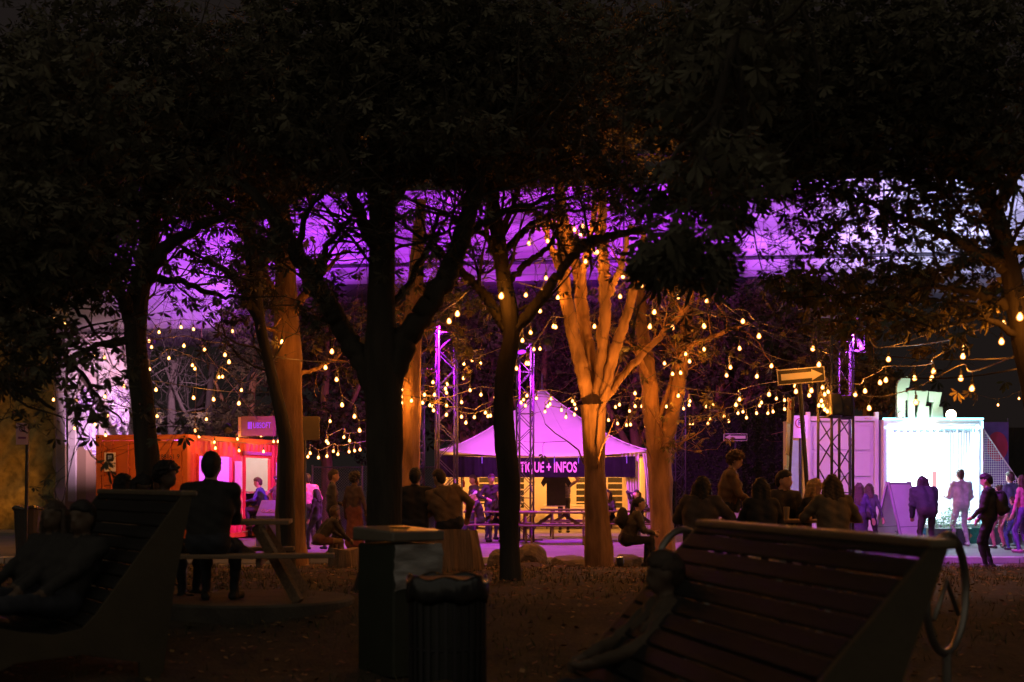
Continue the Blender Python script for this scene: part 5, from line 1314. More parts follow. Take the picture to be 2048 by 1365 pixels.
person("small boy in a dark T-shirt and blue jeans before the man in grey-blue", 2027, 30.6, 30, 1.18, "stand", .45, PLAZA, hair=("short", "brown"), top=("dark_tee", (.05, .09, .1)), legs=("blue_jeans", (.05, .09, .22)), sleeves=False)
person("person in a pink sweater and violet leggings at the right edge", 2047, 29.8, 35, 1.66, "stand", .45, PLAZA, hair=("long", "brown"), top=("pink_sweater", (.65, .18, .34)), legs=("violet_leggings", (.16, .08, .36)), shoes=("pink_shoes", (.6, .25, .45)), female=True)
# --- right lounge
axR = Vector((1.12 - 1.70, 8.5 - 5.75, 0)).normalized()
for s, l, hr_, tp_ in ((2.35, "person with dark hair leaning back at the far end of the right lounge chair", ("short", "brown"), ("brown_jacket", (.08, .055, .035))),):
    X, Y = on_lounge((1.70, 5.75), axR, s, .48, 0, gR)
    person(l, 0, Y, math.degrees(math.atan2(axR.x, -axR.y)) + 90 + 0 if False else math.degrees(math.atan2(axR.x, -axR.y)) - 90, 1.70, "sit", .34 if s > 2 else .27, gR, lean=-18 if s > 2 else -34, x=X, hair=hr_, top=tp_, bulk=.03, skin="shade", yaw=-15, pitch=6,
           hands=[(-.14, .3, .6), (.12, .3, .6)], feet=[(-.14, .82, .34), (.12, .86, .34)])
# ------------------------------------------------------------------ trees
def tubes_np(store, pts, rads, n, ridged=None):
    pts = np.asarray(pts, float); rads = np.asarray(rads, float); k = len(pts)
    T = np.gradient(pts, axis=0); T /= np.maximum(np.linalg.norm(T, axis=1), 1e-9)[:, None]
    ref = np.array([0, 1, 0.]) if abs(T[0][1]) < .9 else np.array([1., 0, 0])
    Rr = np.cross(T, ref); nn = np.linalg.norm(Rr, axis=1); bad = nn < 1e-3; Rr[bad] = np.cross(T[bad], [1, 0, 0]); Rr /= np.linalg.norm(Rr, axis=1)[:, None]
    U = np.cross(T, Rr)
    a = np.arange(n) * 2 * math.pi / n
    rads = rads[:, None] * np.ones((1, n))
    if ridged is not None and n > 12:          # furrowed bark, scars and knots
        q = np.random.default_rng(ridged + 500); zz = np.cumsum(np.r_[0, np.linalg.norm(np.diff(pts, axis=0), axis=1)])[:, None]
        f = np.zeros((k, n))
        for kk, am in ((2, .03), (3, .03), (5, .022), (8, .018), (11, .016), (14, .014)):
            f += am * np.sin(kk * a[None, :] + q.uniform(0, 6.28) + 1.2 * np.sin(zz * q.uniform(.6, 2.2) + q.uniform(0, 6.28)))
        f += q.normal(0, .007, (k, n))
        for _ in range(int(zz[-1, 0] * 1.6)):
            z0, a0 = q.uniform(0, zz[-1, 0]), q.uniform(0, 6.28); da = np.abs((a[None, :] - a0 + math.pi) % (2 * math.pi) - math.pi)
            f += q.uniform(-.10, .14) * np.exp(-((zz - z0) / .09) ** 2 - (da / .45) ** 2)
        rads = rads * (1 + f)
    V = pts[:, None, :] + rads[:, :, None] * (np.cos(a)[None, :, None] * Rr[:, None, :] + np.sin(a)[None, :, None] * U[:, None, :])
    b = store["n"]
    i = np.arange(k - 1)[:, None] * n; j = np.arange(n)[None, :]
    Q = np.stack([i + j, i + (j + 1) % n, i + n + (j + 1) % n, i + n + j], -1).reshape(-1, 4) + b
    store["V"].append(V.reshape(-1, 3)); store["F"].append(Q); store["n"] += k * n
def new_store(): return {"V": [], "F": [], "n": 0}
def smooth_line(p, sub=5):
    p = np.asarray(p, float); out = []
    for i in range(len(p) - 1):
        p0 = p[max(i - 1, 0)]; p1 = p[i]; p2 = p[i + 1]; p3 = p[min(i + 2, len(p) - 1)]
        for t in np.arange(sub) / sub:
            out.append(.5 * (2 * p1 + (p2 - p0) * t + (2 * p0 - 5 * p1 + 4 * p2 - p3) * t * t + (3 * p1 - p0 - 3 * p2 + p3) * t ** 3))
    out.append(p[-1]); return np.array(out)
# leaf geometry: a hand of five drooping leaflets
def make_leaves(pos, size, near=True, droop=.8, seed=0, leaflets=5, outward=None):
    r = np.random.default_rng(seed); n = len(pos)
    if n == 0: return np.zeros((0, 3)), np.zeros((0, 3), int)
    az = r.uniform(0, 2 * math.pi, n); sz = size * r.uniform(.65, 1.25, n)
    dn = r.normal(droop, .35, n)
    stem = np.stack([np.cos(az) * np.cos(dn), np.sin(az) * np.cos(dn), -np.sin(dn)], 1)
    side = np.stack([-np.sin(az), np.cos(az), np.zeros(n)], 1); roll = r.normal(0, .7, n)
    nor = np.cross(side, stem); s2 = side * np.cos(roll)[:, None] + nor * np.sin(roll)[:, None]; n2 = np.cross(s2, stem)
    Vs = []; Fs = []; b = 0
    angs = np.linspace(-1.25, 1.25, leaflets)
    for li, a in enumerate(angs):
        aa = a + r.normal(0, .12, n)
        d = stem * np.cos(aa)[:, None] + s2 * np.sin(aa)[:, None] + n2 * r.normal(-.15, .22, n)[:, None]
        d /= np.linalg.norm(d, axis=1)[:, None]
        w = np.cross(d, n2); w /= np.maximum(np.linalg.norm(w, axis=1), 1e-6)[:, None]
        L = (sz * (1 - .28 * abs(a) / 1.25))[:, None]; cv = n2 * (L * .10)
        base = pos + d * L * .08
        if near:
            P0 = base; P1 = base + d * L * .42 + w * L * .13 + cv * .6; P2 = base + d * L * .42 - w * L * .13 + cv * .6
            P3 = base + d * L * .72 + w * L * .15 + cv * .4; P4 = base + d * L * .72 - w * L * .15 + cv * .4; P5 = base + d * L * 1.05 - cv * .8
            V = np.stack([P0, P1, P2, P3, P4, P5], 1).reshape(-1, 3); i0 = np.arange(n) * 6 + b
            Fs += [np.stack([i0, i0 + 1, i0 + 2], 1), np.stack([i0 + 1, i0 + 3, i0 + 2], 1), np.stack([i0 + 2, i0 + 3, i0 + 4], 1), np.stack([i0 + 3, i0 + 5, i0 + 4], 1)]; b += n * 6
        else:
            P0 = base; P1 = base + d * L * .6 + w * L * .17 + cv; P2 = base + d * L * .6 - w * L * .17 + cv; P5 = base + d * L * 1.05
            V = np.stack([P0, P1, P2, P5], 1).reshape(-1, 3); i0 = np.arange(n) * 4 + b
            Fs += [np.stack([i0, i0 + 1, i0 + 2], 1), np.stack([i0 + 1, i0 + 3, i0 + 2], 1)]; b += n * 4
        Vs.append(V)
    return np.concatenate(Vs), np.concatenate(Fs)
def pxpts(lst, d, dys=None):
    out = []; rad = []
    for i, (px, py, w) in enumerate(lst):
        dd = d + (dys[i] if dys is not None else 0)
        out.append(tuple(P(px, py, dd))); rad.append(w * .5 * dd / F)
    return np.array(out), np.array(rad)
def ellip(px, py, rx, ry, d, dd, n, r):
    """points filling a leafy clump"""
    q = r.normal(0, 1, (n, 3)); q /= np.linalg.norm(q, axis=1)[:, None]; q *= (r.uniform(0, 1, n) ** .45)[:, None]
    c = np.array(P(px, py, d)); s = d / F
    return c + q * np.array([rx * s, dd, ry * s])
NTREE = [0]
def tree(label, d, trunk, limbs, blobs, leaf=LEAFD, bark=BARKD, size=.15, twig=1.0, seed=1, near=True, blob_d=None, group="trees of the park", droop=.8, twig_leaves=2, name="tree", spread=1.6, tstart=.35, lean=None, base_flare=1.25):
    r = np.random.default_rng(seed)
    tp, tr = pxpts(trunk, d); base = tp[0].copy()
    zb = floor_z(base[0], d) - .06
    t = thing(name, label, "tree", (base[0], d, zb + .06), group=group)
    org = np.array(t.location)
    if tp[0][2] > zb: tp = np.vstack([[tp[0][0], tp[0][1], zb], tp]); tr = np.r_[tr[0] * base_flare, tr]
    else: tp[0][2] = zb; tr[0] *= base_flare
    sp_ = smooth_line(np.c_[tp, tr], 12); pts, rad = sp_[:, :3], np.maximum(sp_[:, 3], .006)
    wob = 1 + .03 * np.sin(pts[:, 2] * 3.1 + seed) + .02 * np.sin(pts[:, 2] * 7.3 + 2 * seed)
    st = new_store(); tubes_np(st, pts - org, rad * wob, 30, seed)
    link(bpy.data.objects.new("trunk", np_mesh("trunk", np.concatenate(st["V"]), np.concatenate(st["F"]), bark, smooth=True)), t)
    tips = []; carriers = [(pts, rad, .55)]
    for li, lm in enumerate(limbs):
        dy = np.linspace(0, r.uniform(-1.0, 1.0), len(lm))
        lp, lr = pxpts(lm, d, dy); s2 = smooth_line(np.c_[lp, lr], 8); q, qr = s2[:, :3], np.maximum(s2[:, 3], .005)
        q[1:-1] += r.normal(0, .012, q[1:-1].shape)
        ls = new_store(); tubes_np(ls, q - org, qr * (1 + .03 * np.sin(np.arange(len(qr)) * .7 + li)), 22 if lm[0][2] > 20 else 9, seed + li)
        link(bpy.data.objects.new("limb", np_mesh("limb", np.concatenate(ls["V"]), np.concatenate(ls["F"]), bark, smooth=True)), t)
        carriers.append((q, qr, tstart))
    # branchlets: three generations of thinning twigs
    bs = new_store()
    def grow(p0, dirn, L, r0, gen):
        k = 6 if gen == 0 else 5
        p = [p0]; dd = dirn / np.linalg.norm(dirn)
        for i in range(k - 1):
            dd = dd + r.normal(0, .22, 3) + np.array([0, 0, .05 - .10 * gen * i / k]); dd /= np.linalg.norm(dd); p.append(p[-1] + dd * L / (k - 1))
        p = np.array(p); rr = np.linspace(r0, r0 * .35, k); rr = np.maximum(rr, .0028 if d < 24 else .004)
        tubes_np(bs, p - org, rr, 5 if gen == 0 else 3)
        if gen < 2:
            nb = int(round((5 if gen == 0 else 3) * twig))
            for _ in range(nb):
                i = r.integers(1, k); ax = r.normal(0, 1, 3); ax -= dd * (ax @ dd); ax /= np.linalg.norm(ax)
                grow(p[i], dd * .55 + ax * .8, L * r.uniform(.4, .65), rr[i] * .6, gen + 1)
        else: tips.append(p[-1]); tips.append(p[2])
    for q, qr, ts in carriers:
        n = len(q); L = np.linalg.norm(np.diff(q, axis=0), axis=1).sum(); m = max(3, int(L * 2.6 * twig))
        for _ in range(m):
            i = int(r.uniform(ts, 1) * (n - 1)); tg = q[min(i + 1, n - 1)] - q[max(i - 1, 0)]; tg /= np.linalg.norm(tg)
            ax = r.normal(0, 1, 3); ax -= tg * (ax @ tg); ax /= np.linalg.norm(ax)
            grow(q[i], tg * .6 + ax * .9 + np.array([0, 0, .1]), spread * r.uniform(.5, 1.15), max(.008, min(.022, qr[i] * .5)), 0)
    if bs["V"]:
        br_ = link(bpy.data.objects.new("branchlets", np_mesh("branchlets", np.concatenate(bs["V"]), np.concatenate(bs["F"]), bark)), t); br_["kind"] = "stuff"
    pos = []
    tips = np.array(tips) if tips else np.zeros((0, 3))
    if len(tips) and twig_leaves:
        k = r.random(len(tips)) < min(1, twig_leaves / 2); pos.append(tips[k])
        for _ in range(int(twig_leaves) - 1): pos.append(tips + r.normal(0, .08, tips.shape))
    for (px, py, rx, ry, n) in blobs: pos.append(ellip(px, py, rx, ry, (blob_d or d) + r.uniform(-.6, .6), 1.3, n, r))
    if pos:
        pos = np.concatenate(pos); V, Fa = make_leaves(pos - org, size, near, droop, seed + 5)
        link(bpy.data.objects.new("crown", np_mesh("crown", V, Fa, leaf)), t)
    return t
G1 = "trees of the park lawn"
tree("dark leaning trunk before the orange container door", 18.0,
     [(310, 1140, 60), (302, 1000, 50), (294, 900, 46), (285, 800, 46), (272, 700, 42), (272, 620, 44), (288, 540, 38), (302, 440, 40), (310, 330, 32), (320, 200, 24), (325, 60, 16)],
     [[(268, 640, 38), (240, 590, 26), (190, 540, 18), (120, 500, 12), (40, 470, 7)], [(284, 570, 34), (330, 500, 26), (400, 455, 18), (480, 420, 10)], [(300, 470, 28), (260, 380, 20), (200, 280, 14), (120, 200, 8)], [(305, 400, 24), (380, 300, 18), (450, 180, 12)],
      [(290, 560, 20), (350, 560, 14), (420, 585, 10), (490, 600, 5)], [(265, 680, 18), (200, 690, 12), (130, 720, 8), (70, 760, 4)]],
     [(250, 230, 330, 250, 6200), (60, 420, 170, 180, 3000), (400, 280, 170, 120, 2200), (130, 560, 110, 60, 200), (225, 550, 60, 60, 130), (340, 460, 60, 50, 60), (450, 400, 110, 50, 160), (560, 330, 100, 60, 300), (430, 560, 40, 40, 20), (450, 630, 50, 30, 40)], seed=3, size=.12, twig=.9, twig_leaves=.6, group=G1)
tree("leafy tree hanging its dark palmate leaves into the left edge", 13.5,
     [(-330, 1300, 110), (-320, 1000, 90), (-300, 800, 80), (-260, 600, 70), (-180, 450, 56), (-60, 330, 44), (60, 230, 30), (160, 150, 18)],
     [[(-270, 650, 50), (-160, 600, 30), (-40, 600, 22), (60, 650, 15), (140, 720, 10), (200, 800, 6), (250, 850, 3)], [(-200, 470, 40), (-60, 480, 26), (60, 540, 16), (150, 620, 9), (215, 690, 4)], [(-280, 720, 30), (-120, 740, 20), (20, 770, 12), (110, 820, 6)], [(-100, 370, 30), (40, 380, 20), (160, 420, 12), (260, 470, 6)]],
     [(80, 480, 210, 130, 1700), (0, 600, 110, 100, 600), (80, 680, 110, 60, 150), (20, 740, 60, 50, 90), (165, 760, 60, 60, 34), (205, 810, 55, 40, 24), (60, 830, 60, 30, 20), (225, 690, 50, 50, 20), (100, 250, 250, 170, 1500)], seed=5, size=.12, twig=.55, twig_leaves=1, tstart=.5, group=G1)
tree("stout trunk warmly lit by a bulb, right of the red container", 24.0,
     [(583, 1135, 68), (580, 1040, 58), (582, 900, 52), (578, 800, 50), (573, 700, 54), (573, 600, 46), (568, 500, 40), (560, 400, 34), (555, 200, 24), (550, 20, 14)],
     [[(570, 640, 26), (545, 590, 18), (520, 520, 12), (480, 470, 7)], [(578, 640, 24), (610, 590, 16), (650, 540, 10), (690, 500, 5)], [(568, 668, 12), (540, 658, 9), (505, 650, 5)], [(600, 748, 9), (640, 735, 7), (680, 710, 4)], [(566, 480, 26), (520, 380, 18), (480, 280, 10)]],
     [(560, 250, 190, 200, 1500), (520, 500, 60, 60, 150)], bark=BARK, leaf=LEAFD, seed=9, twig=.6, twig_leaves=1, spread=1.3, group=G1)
tree("dark slanting trunk crossing just left of the warmly lit trunk", 22.5,
     [(578, 1120, 26), (574, 1000, 32), (574, 900, 28), (566, 850, 27), (553, 790, 22), (536, 720, 22), (519, 640, 22), (505, 520, 28), (490, 350, 20), (480, 150, 12)],
     [[(517, 640, 22), (480, 570, 15), (430, 530, 10), (380, 520, 5)], [(510, 560, 18), (545, 480, 12), (580, 400, 7)]],
     [(470, 300, 150, 160, 1300), (500, 560, 40, 60, 110), (430, 520, 50, 30, 30)], seed=12, twig=.7, twig_leaves=.6, group=G1)
tree("massive dark forked trunk in the middle foreground behind the recycling bin", 16.0,
     [(766, 1230, 104), (767, 1080, 76), (769, 980, 70), (770, 860, 72), (766, 770, 80), (763, 700, 72), (762, 600, 54), (764, 480, 52), (765, 350, 54), (763, 200, 44), (760, 0, 34), (758, -150, 24)],
     [[(755, 800, 44), (722, 722, 44), (680, 650, 40), (645, 590, 36), (600, 520, 32), (560, 450, 26), (500, 380, 20), (440, 320, 14)],
      [(778, 790, 44), (806, 695, 46), (850, 620, 43), (890, 560, 40), (915, 500, 37), (935, 440, 36), (955, 360, 30), (970, 250, 22), (985, 100, 14)],
      [(762, 520, 30), (720, 430, 22), (690, 340, 18), (670, 220, 12)], [(766, 430, 28), (810, 370, 20), (860, 300, 14), (900, 200, 9)], [(640, 585, 18), (650, 500, 13), (700, 440, 9), (740, 400, 5)], [(920, 480, 20), (980, 440, 15), (1050, 410, 10), (1120, 390, 6)], [(760, 640, 18), (820, 560, 13), (860, 480, 9), (880, 420, 5)],
      [(600, 520, 16), (610, 440, 12), (650, 380, 8), (700, 350, 4)]],
     [(760, 140, 330, 240, 6500), (600, 290, 120, 60, 600), (900, 290, 150, 60, 700), (640, 560, 36, 60, 70), (630, 640, 30, 40, 40), (550, 480, 50, 60, 110), (830, 420, 50, 30, 16)], seed=15, size=.115, twig=1.1, twig_leaves=.35, group=G1)
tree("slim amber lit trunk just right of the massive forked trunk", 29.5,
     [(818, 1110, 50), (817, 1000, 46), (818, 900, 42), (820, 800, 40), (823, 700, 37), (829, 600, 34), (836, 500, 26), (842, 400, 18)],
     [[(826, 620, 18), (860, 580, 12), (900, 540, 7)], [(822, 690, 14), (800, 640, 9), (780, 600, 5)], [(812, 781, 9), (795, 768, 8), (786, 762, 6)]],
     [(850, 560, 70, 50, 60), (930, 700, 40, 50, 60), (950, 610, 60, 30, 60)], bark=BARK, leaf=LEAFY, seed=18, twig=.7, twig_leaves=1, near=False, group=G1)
tree("thin dark trunk before the marquee with spreading forks", 17.5,
     [(1022, 1170, 48), (1018, 1060, 41), (1018, 960, 43), (1010, 880, 42), (1007, 810, 42), (1011, 740, 38), (1022, 680, 34), (1018, 620, 34), (1008, 560, 30), (1000, 500, 29), (990, 430, 28), (980, 380, 26), (970, 280, 22), (965, 120, 14)],
     [[(1016, 660, 24), (1000, 640, 22), (980, 605, 20), (955, 575, 17), (925, 545, 15), (890, 512, 13), (850, 470, 9)],
      [(1026, 660, 26), (1055, 632, 24), (1088, 590, 21), (1118, 548, 18), (1150, 508, 17), (1168, 490, 22), (1200, 478, 18), (1270, 462, 12), (1340, 440, 6)],
      [(1012, 570, 15), (1050, 530, 13), (1090, 500, 10), (1112, 466, 7), (1130, 430, 4)], [(1005, 510, 15), (1040, 470, 13), (1070, 445, 10), (1120, 425, 8), (1190, 420, 4)], [(1004, 545, 15), (985, 500, 13), (972, 470, 11), (935, 458, 8), (900, 440, 4)], [(975, 480, 9), (975, 440, 7), (985, 400, 4)], [(1000, 470, 14), (1030, 400, 10), (1050, 320, 6)]],
     [(1020, 170, 270, 210, 4000), (1050, 330, 110, 45, 320), (950, 340, 80, 40, 200), (1220, 360, 100, 45, 420), (1080, 420, 60, 25, 20), (1270, 420, 50, 40, 90)], seed=21, twig=1.05, twig_leaves=.4, size=.11, spread=1.2, group=G1)
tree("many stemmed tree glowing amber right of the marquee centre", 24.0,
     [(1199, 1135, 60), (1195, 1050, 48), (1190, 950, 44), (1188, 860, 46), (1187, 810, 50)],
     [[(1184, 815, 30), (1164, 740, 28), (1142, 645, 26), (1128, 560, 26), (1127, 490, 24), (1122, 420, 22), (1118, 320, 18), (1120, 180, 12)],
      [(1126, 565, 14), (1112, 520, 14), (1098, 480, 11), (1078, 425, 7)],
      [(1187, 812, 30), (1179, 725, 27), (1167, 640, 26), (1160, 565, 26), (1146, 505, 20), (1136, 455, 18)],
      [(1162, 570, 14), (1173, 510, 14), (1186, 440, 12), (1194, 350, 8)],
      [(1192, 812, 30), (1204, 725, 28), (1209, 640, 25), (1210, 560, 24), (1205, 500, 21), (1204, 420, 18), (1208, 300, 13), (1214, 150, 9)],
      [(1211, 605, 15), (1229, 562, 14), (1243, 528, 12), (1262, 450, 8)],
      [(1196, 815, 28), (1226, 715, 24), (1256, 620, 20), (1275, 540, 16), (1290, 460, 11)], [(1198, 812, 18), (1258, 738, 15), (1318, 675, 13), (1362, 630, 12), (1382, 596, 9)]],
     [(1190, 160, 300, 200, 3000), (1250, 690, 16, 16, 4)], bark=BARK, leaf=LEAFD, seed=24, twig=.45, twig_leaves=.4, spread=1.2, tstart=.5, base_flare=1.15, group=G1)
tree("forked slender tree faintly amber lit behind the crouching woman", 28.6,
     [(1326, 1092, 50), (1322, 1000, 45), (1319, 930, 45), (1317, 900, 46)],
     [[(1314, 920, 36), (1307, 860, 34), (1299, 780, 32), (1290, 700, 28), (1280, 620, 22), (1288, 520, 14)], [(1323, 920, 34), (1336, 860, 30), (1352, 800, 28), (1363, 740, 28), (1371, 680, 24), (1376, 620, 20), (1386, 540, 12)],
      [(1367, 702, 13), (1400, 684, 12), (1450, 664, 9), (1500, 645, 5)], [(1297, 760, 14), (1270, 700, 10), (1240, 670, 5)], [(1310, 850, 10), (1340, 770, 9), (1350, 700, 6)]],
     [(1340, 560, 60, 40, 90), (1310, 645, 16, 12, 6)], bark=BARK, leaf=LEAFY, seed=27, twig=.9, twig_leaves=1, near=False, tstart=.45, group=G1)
tree("big dark tree at the right edge with drooping yellowish leaves", 14.0,
     [(2150, 1300, 100), (2110, 1000, 76), (2075, 800, 56), (2052, 700, 48), (2034, 600, 44), (2012, 500, 40), (1985, 420, 42), (1962, 360, 36), (1945, 250, 30), (1930, 80, 22)],
     [[(2020, 540, 28), (1940, 495, 22), (1860, 455, 17), (1780, 425, 12), (1690, 395, 7), (1600, 400, 4)], [(1985, 430, 30), (2030, 350, 24), (2060, 250, 18)], [(1965, 370, 26), (1900, 320, 19), (1820, 290, 14), (1740, 270, 9), (1640, 280, 5)], [(2035, 620, 22), (1960, 590, 16), (1880, 575, 11), (1780, 580, 7), (1690, 590, 4)], [(2044, 690, 16), (1990, 640, 12), (1930, 640, 8), (1870, 660, 4)], [(1950, 300, 20), (1860, 180, 14), (1780, 100, 9)],
      [(1945, 250, 24), (1750, 230, 18), (1580, 280, 14), (1470, 360, 10), (1390, 440, 6), (1340, 500, 3)]],
     [(1800, 150, 330, 200, 4200), (1950, 330, 120, 60, 500), (1640, 330, 140, 60, 650), (1690, 430, 130, 60, 240), (1860, 420, 150, 60, 260), (1980, 500, 90, 60, 190), (1800, 520, 160, 30, 110), (1480, 160, 260, 190, 3200), (1440, 370, 120, 60, 520)], leaf=LEAFD, seed=30, twig=1.0, twig_leaves=1, size=.105, tstart=.3, group=G1)
# low hanging clumps near the lens, carried by branches from above
tree("tree whose dark low clump of leaves hangs before the amber tree", 11.0,
     [(2300, 1500, 120), (2260, 1000, 100), (2230, 400, 84), (2190, 0, 66), (2000, -260, 50), (1720, -240, 36), (1520, -40, 26), (1430, 220, 16)],
     [[(1440, 210, 16), (1400, 350, 12), (1370, 430, 8), (1340, 500, 5), (1320, 550, 3)], [(1470, 100, 14), (1500, 320, 10), (1510, 400, 6), (1490, 450, 3)], [(1432, 215, 12), (1330, 330, 8), (1270, 400, 5)]],
     [(1365, 515, 105, 48, 150), (1320, 480, 50, 36, 34), (1440, 525, 40, 50, 36), (1490, 390, 80, 45, 62), (1430, 330, 110, 50, 90), (1330, 380, 60, 40, 30), (1450, 130, 170, 120, 260)], seed=33, twig=.5, twig_leaves=0, size=.16, tstart=.7, droop=1.0, group=G1)
tree("tree at lower right whose yellowish leaf sprays hang beside the light mast", 17.0,
     [(2500, 1300, 90), (2450, 900, 80), (2380, 600, 66), (2250, 480, 48), (2100, 470, 30)],
     [[(2150, 475, 26), (2000, 510, 16), (1880, 540, 11), (1760, 555, 8), (1640, 545, 5), (1540, 560, 3)], [(2100, 480, 18), (1980, 580, 11), (1900, 600, 7), (1800, 600, 4)], [(1880, 540, 8), (1780, 590, 6), (1700, 610, 3)]],
     [(1640, 590, 110, 30, 60), (1740, 640, 90, 36, 44), (1860, 640, 60, 30, 40), (1600, 560, 80, 30, 60), (1800, 590, 120, 30, 90), (1890, 690, 40, 20, 16), (1960, 600, 80, 50, 70), (1950, 780, 14, 12, 4), (1740, 560, 160, 25, 120)], leaf=LEAFY, seed=36, twig=.55, twig_leaves=1, size=.15, droop=1.15, tstart=.35, spread=1.0, group=G1)
# woodland behind the plaza, each crown its own
G2 = "woodland trees beyond the plaza"
def back_tree(label, px, d, crown, w=26, seed=0, leaf=WOODLEAF, n=1.0, bare=False):
    y0 = HY + (CZ - PLAZA) * F / d
    top = min(c[1] for c in crown) if crown else 560
    tree(label, d, [(px, y0, w), (px + 4, y0 - 120, w * .9), (px - 3, y0 - 230, w * .7), (px + 5, y0 - 330, w * .45), (px, top, w * .2)],
         [[(px, y0 - 150, w * .6), (px + 50, y0 - 240, w * .4), (px + 90, y0 - 330, w * .2)], [(px, y0 - 130, w * .6), (px - 50, y0 - 230, w * .4), (px - 90, y0 - 320, w * .2)]],
         [(a, b, c, e, int(f * n)) for a, b, c, e, f in crown], leaf=leaf, bark=mat("bark_blackish", (.028, .023, .019), .95, .3, 5, .5, 20) if bare else BARK, size=.20, seed=seed, near=False, twig=.45 if not bare else .7, twig_leaves=0 if bare else 1, group=G2, spread=2.2)
back_tree("bare branched tree in the dark between pier and red container", 345, 46, [(340, 850, 60, 30, 60)], 26, 41, bare=True)
back_tree("thin bare tree behind the container sign box", 420, 45.5, [(430, 840, 70, 25, 120)], 20, 42, bare=True)
back_tree("dark leafy tree right behind the sign box", 505, 47, [(500, 690, 60, 110, 500), (470, 830, 90, 40, 400)], 22, 43)
back_tree("dim leafy tree left of the massive trunk", 650, 47, [(650, 680, 110, 110, 1500), (660, 850, 110, 60, 900), (620, 600, 70, 40, 400)], 24, 44)
back_tree("dim leafy tree over the left slope of the marquee", 930, 49, [(930, 700, 100, 110, 1600), (940, 840, 90, 50, 700), (900, 610, 90, 40, 500)], 26, 45)
back_tree("dim leafy tree behind the marquee peak", 1085, 49.5, [(1080, 680, 100, 100, 1500), (1150, 770, 110, 60, 1000), (1080, 610, 110, 35, 500)], 26, 46)
back_tree("brownish leafy tree behind the amber many stemmed tree", 1270, 48, [(1260, 680, 110, 110, 1700), (1280, 820, 120, 60, 1100), (1260, 600, 100, 40, 500)], 26, 47)
back_tree("brownish leafy tree over the clipped hedge", 1440, 48, [(1430, 700, 110, 120, 1900), (1440, 820, 110, 40, 800), (1420, 600, 110, 40, 600)], 28, 48)
back_tree("olive leafy tree behind the one way sign", 1590, 47, [(1580, 690, 100, 130, 1900), (1590, 800, 90, 50, 900), (1560, 590, 90, 40, 500)], 26, 49)
back_tree("pale feathery tree left of the block letters", 1735, 41, [(1745, 770, 55, 55, 900), (1700, 740, 70, 70, 700), (1690, 640, 80, 70, 700)], 20, 50, leaf=mat("leaf_feathery", (.15, .12, .06), .7, .15, 3, island=.4))
wd = []
r = np.random.default_rng(77)
for px in range(560, 1660, 24): wd.append(ellip(px, 740 + r.uniform(-30, 30), 60, 190, 60 + r.uniform(-2, 2), 2.0, 150, r))
wd = np.concatenate(wd); V, Fa = make_leaves(wd, .34, False, .6, 91, leaflets=4)
o = link(bpy.data.objects.new("woodland", np_mesh("woodland", V, Fa, WOODLEAF))); tag(o, kind="stuff")
# ------------------------------------------------------------------ lawn litter: fallen leaves and grass
n = 9000
y = 9 + 17.5 * r.random(n) ** .7; x = r.uniform(-1, 1, n) * (y * .40 + .6)
z = np.array([gz(a, b) + .012 + .018 * math.sin(3.1 * a + b) * math.cos(2.7 * b - a) + .012 * math.sin(9 * a + 4 * b) for a, b in zip(x, y)])
pos = np.stack([x, y, z], 1); a = r.uniform(0, 6.28, n); L = r.uniform(.03, .075, n)
dv = np.stack([np.cos(a), np.sin(a), r.uniform(-.1, .5, n)], 1) * L[:, None]; sd = np.stack([-np.sin(a), np.cos(a), r.uniform(-.3, .3, n)], 1) * (L * .38)[:, None]
V = np.stack([pos, pos + dv * .5 + sd, pos + dv, pos + dv * .5 - sd], 1).reshape(-1, 3)
o = link(bpy.data.objects.new("fallen_leaves", np_mesh("fallen_leaves", V, np.arange(n * 4).reshape(-1, 4), mat("fallen_leaf", (.24, .14, .07), .8, .3, 4, island=.6)))); tag(o, kind="stuff")
n = 26000
y = 8 + 18.6 * r.random(n) ** .6; x = r.uniform(-1, 1, n) * (y * .40 + .8)
keep = (np.sin(x * 1.3 + y * .7) + np.sin(y * 1.9 - x) + r.normal(0, .7, n) > -.2) | (y > 24.5); x, y = x[keep], y[keep]; n = len(x)
z = np.array([gz(a, b) for a, b in zip(x, y)]); pos = np.stack([x, y, z], 1); a = r.uniform(0, 6.28, n); Hh = r.uniform(.03, .09, n)
bd_ = np.stack([np.cos(a), np.sin(a), np.zeros(n)], 1); lean_ = np.stack([r.normal(0, .35, n), r.normal(0, .35, n), np.ones(n)], 1) * Hh[:, None]
V = np.stack([pos - bd_ * .006, pos + bd_ * .006, pos + lean_], 1).reshape(-1, 3)
o = link(bpy.data.objects.new("grass", np_mesh("grass", V, np.arange(n * 3).reshape(-1, 3), mat("grass_blade", (.09, .085, .035), .8, .2, 3, island=.4)))); tag(o, kind="stuff")
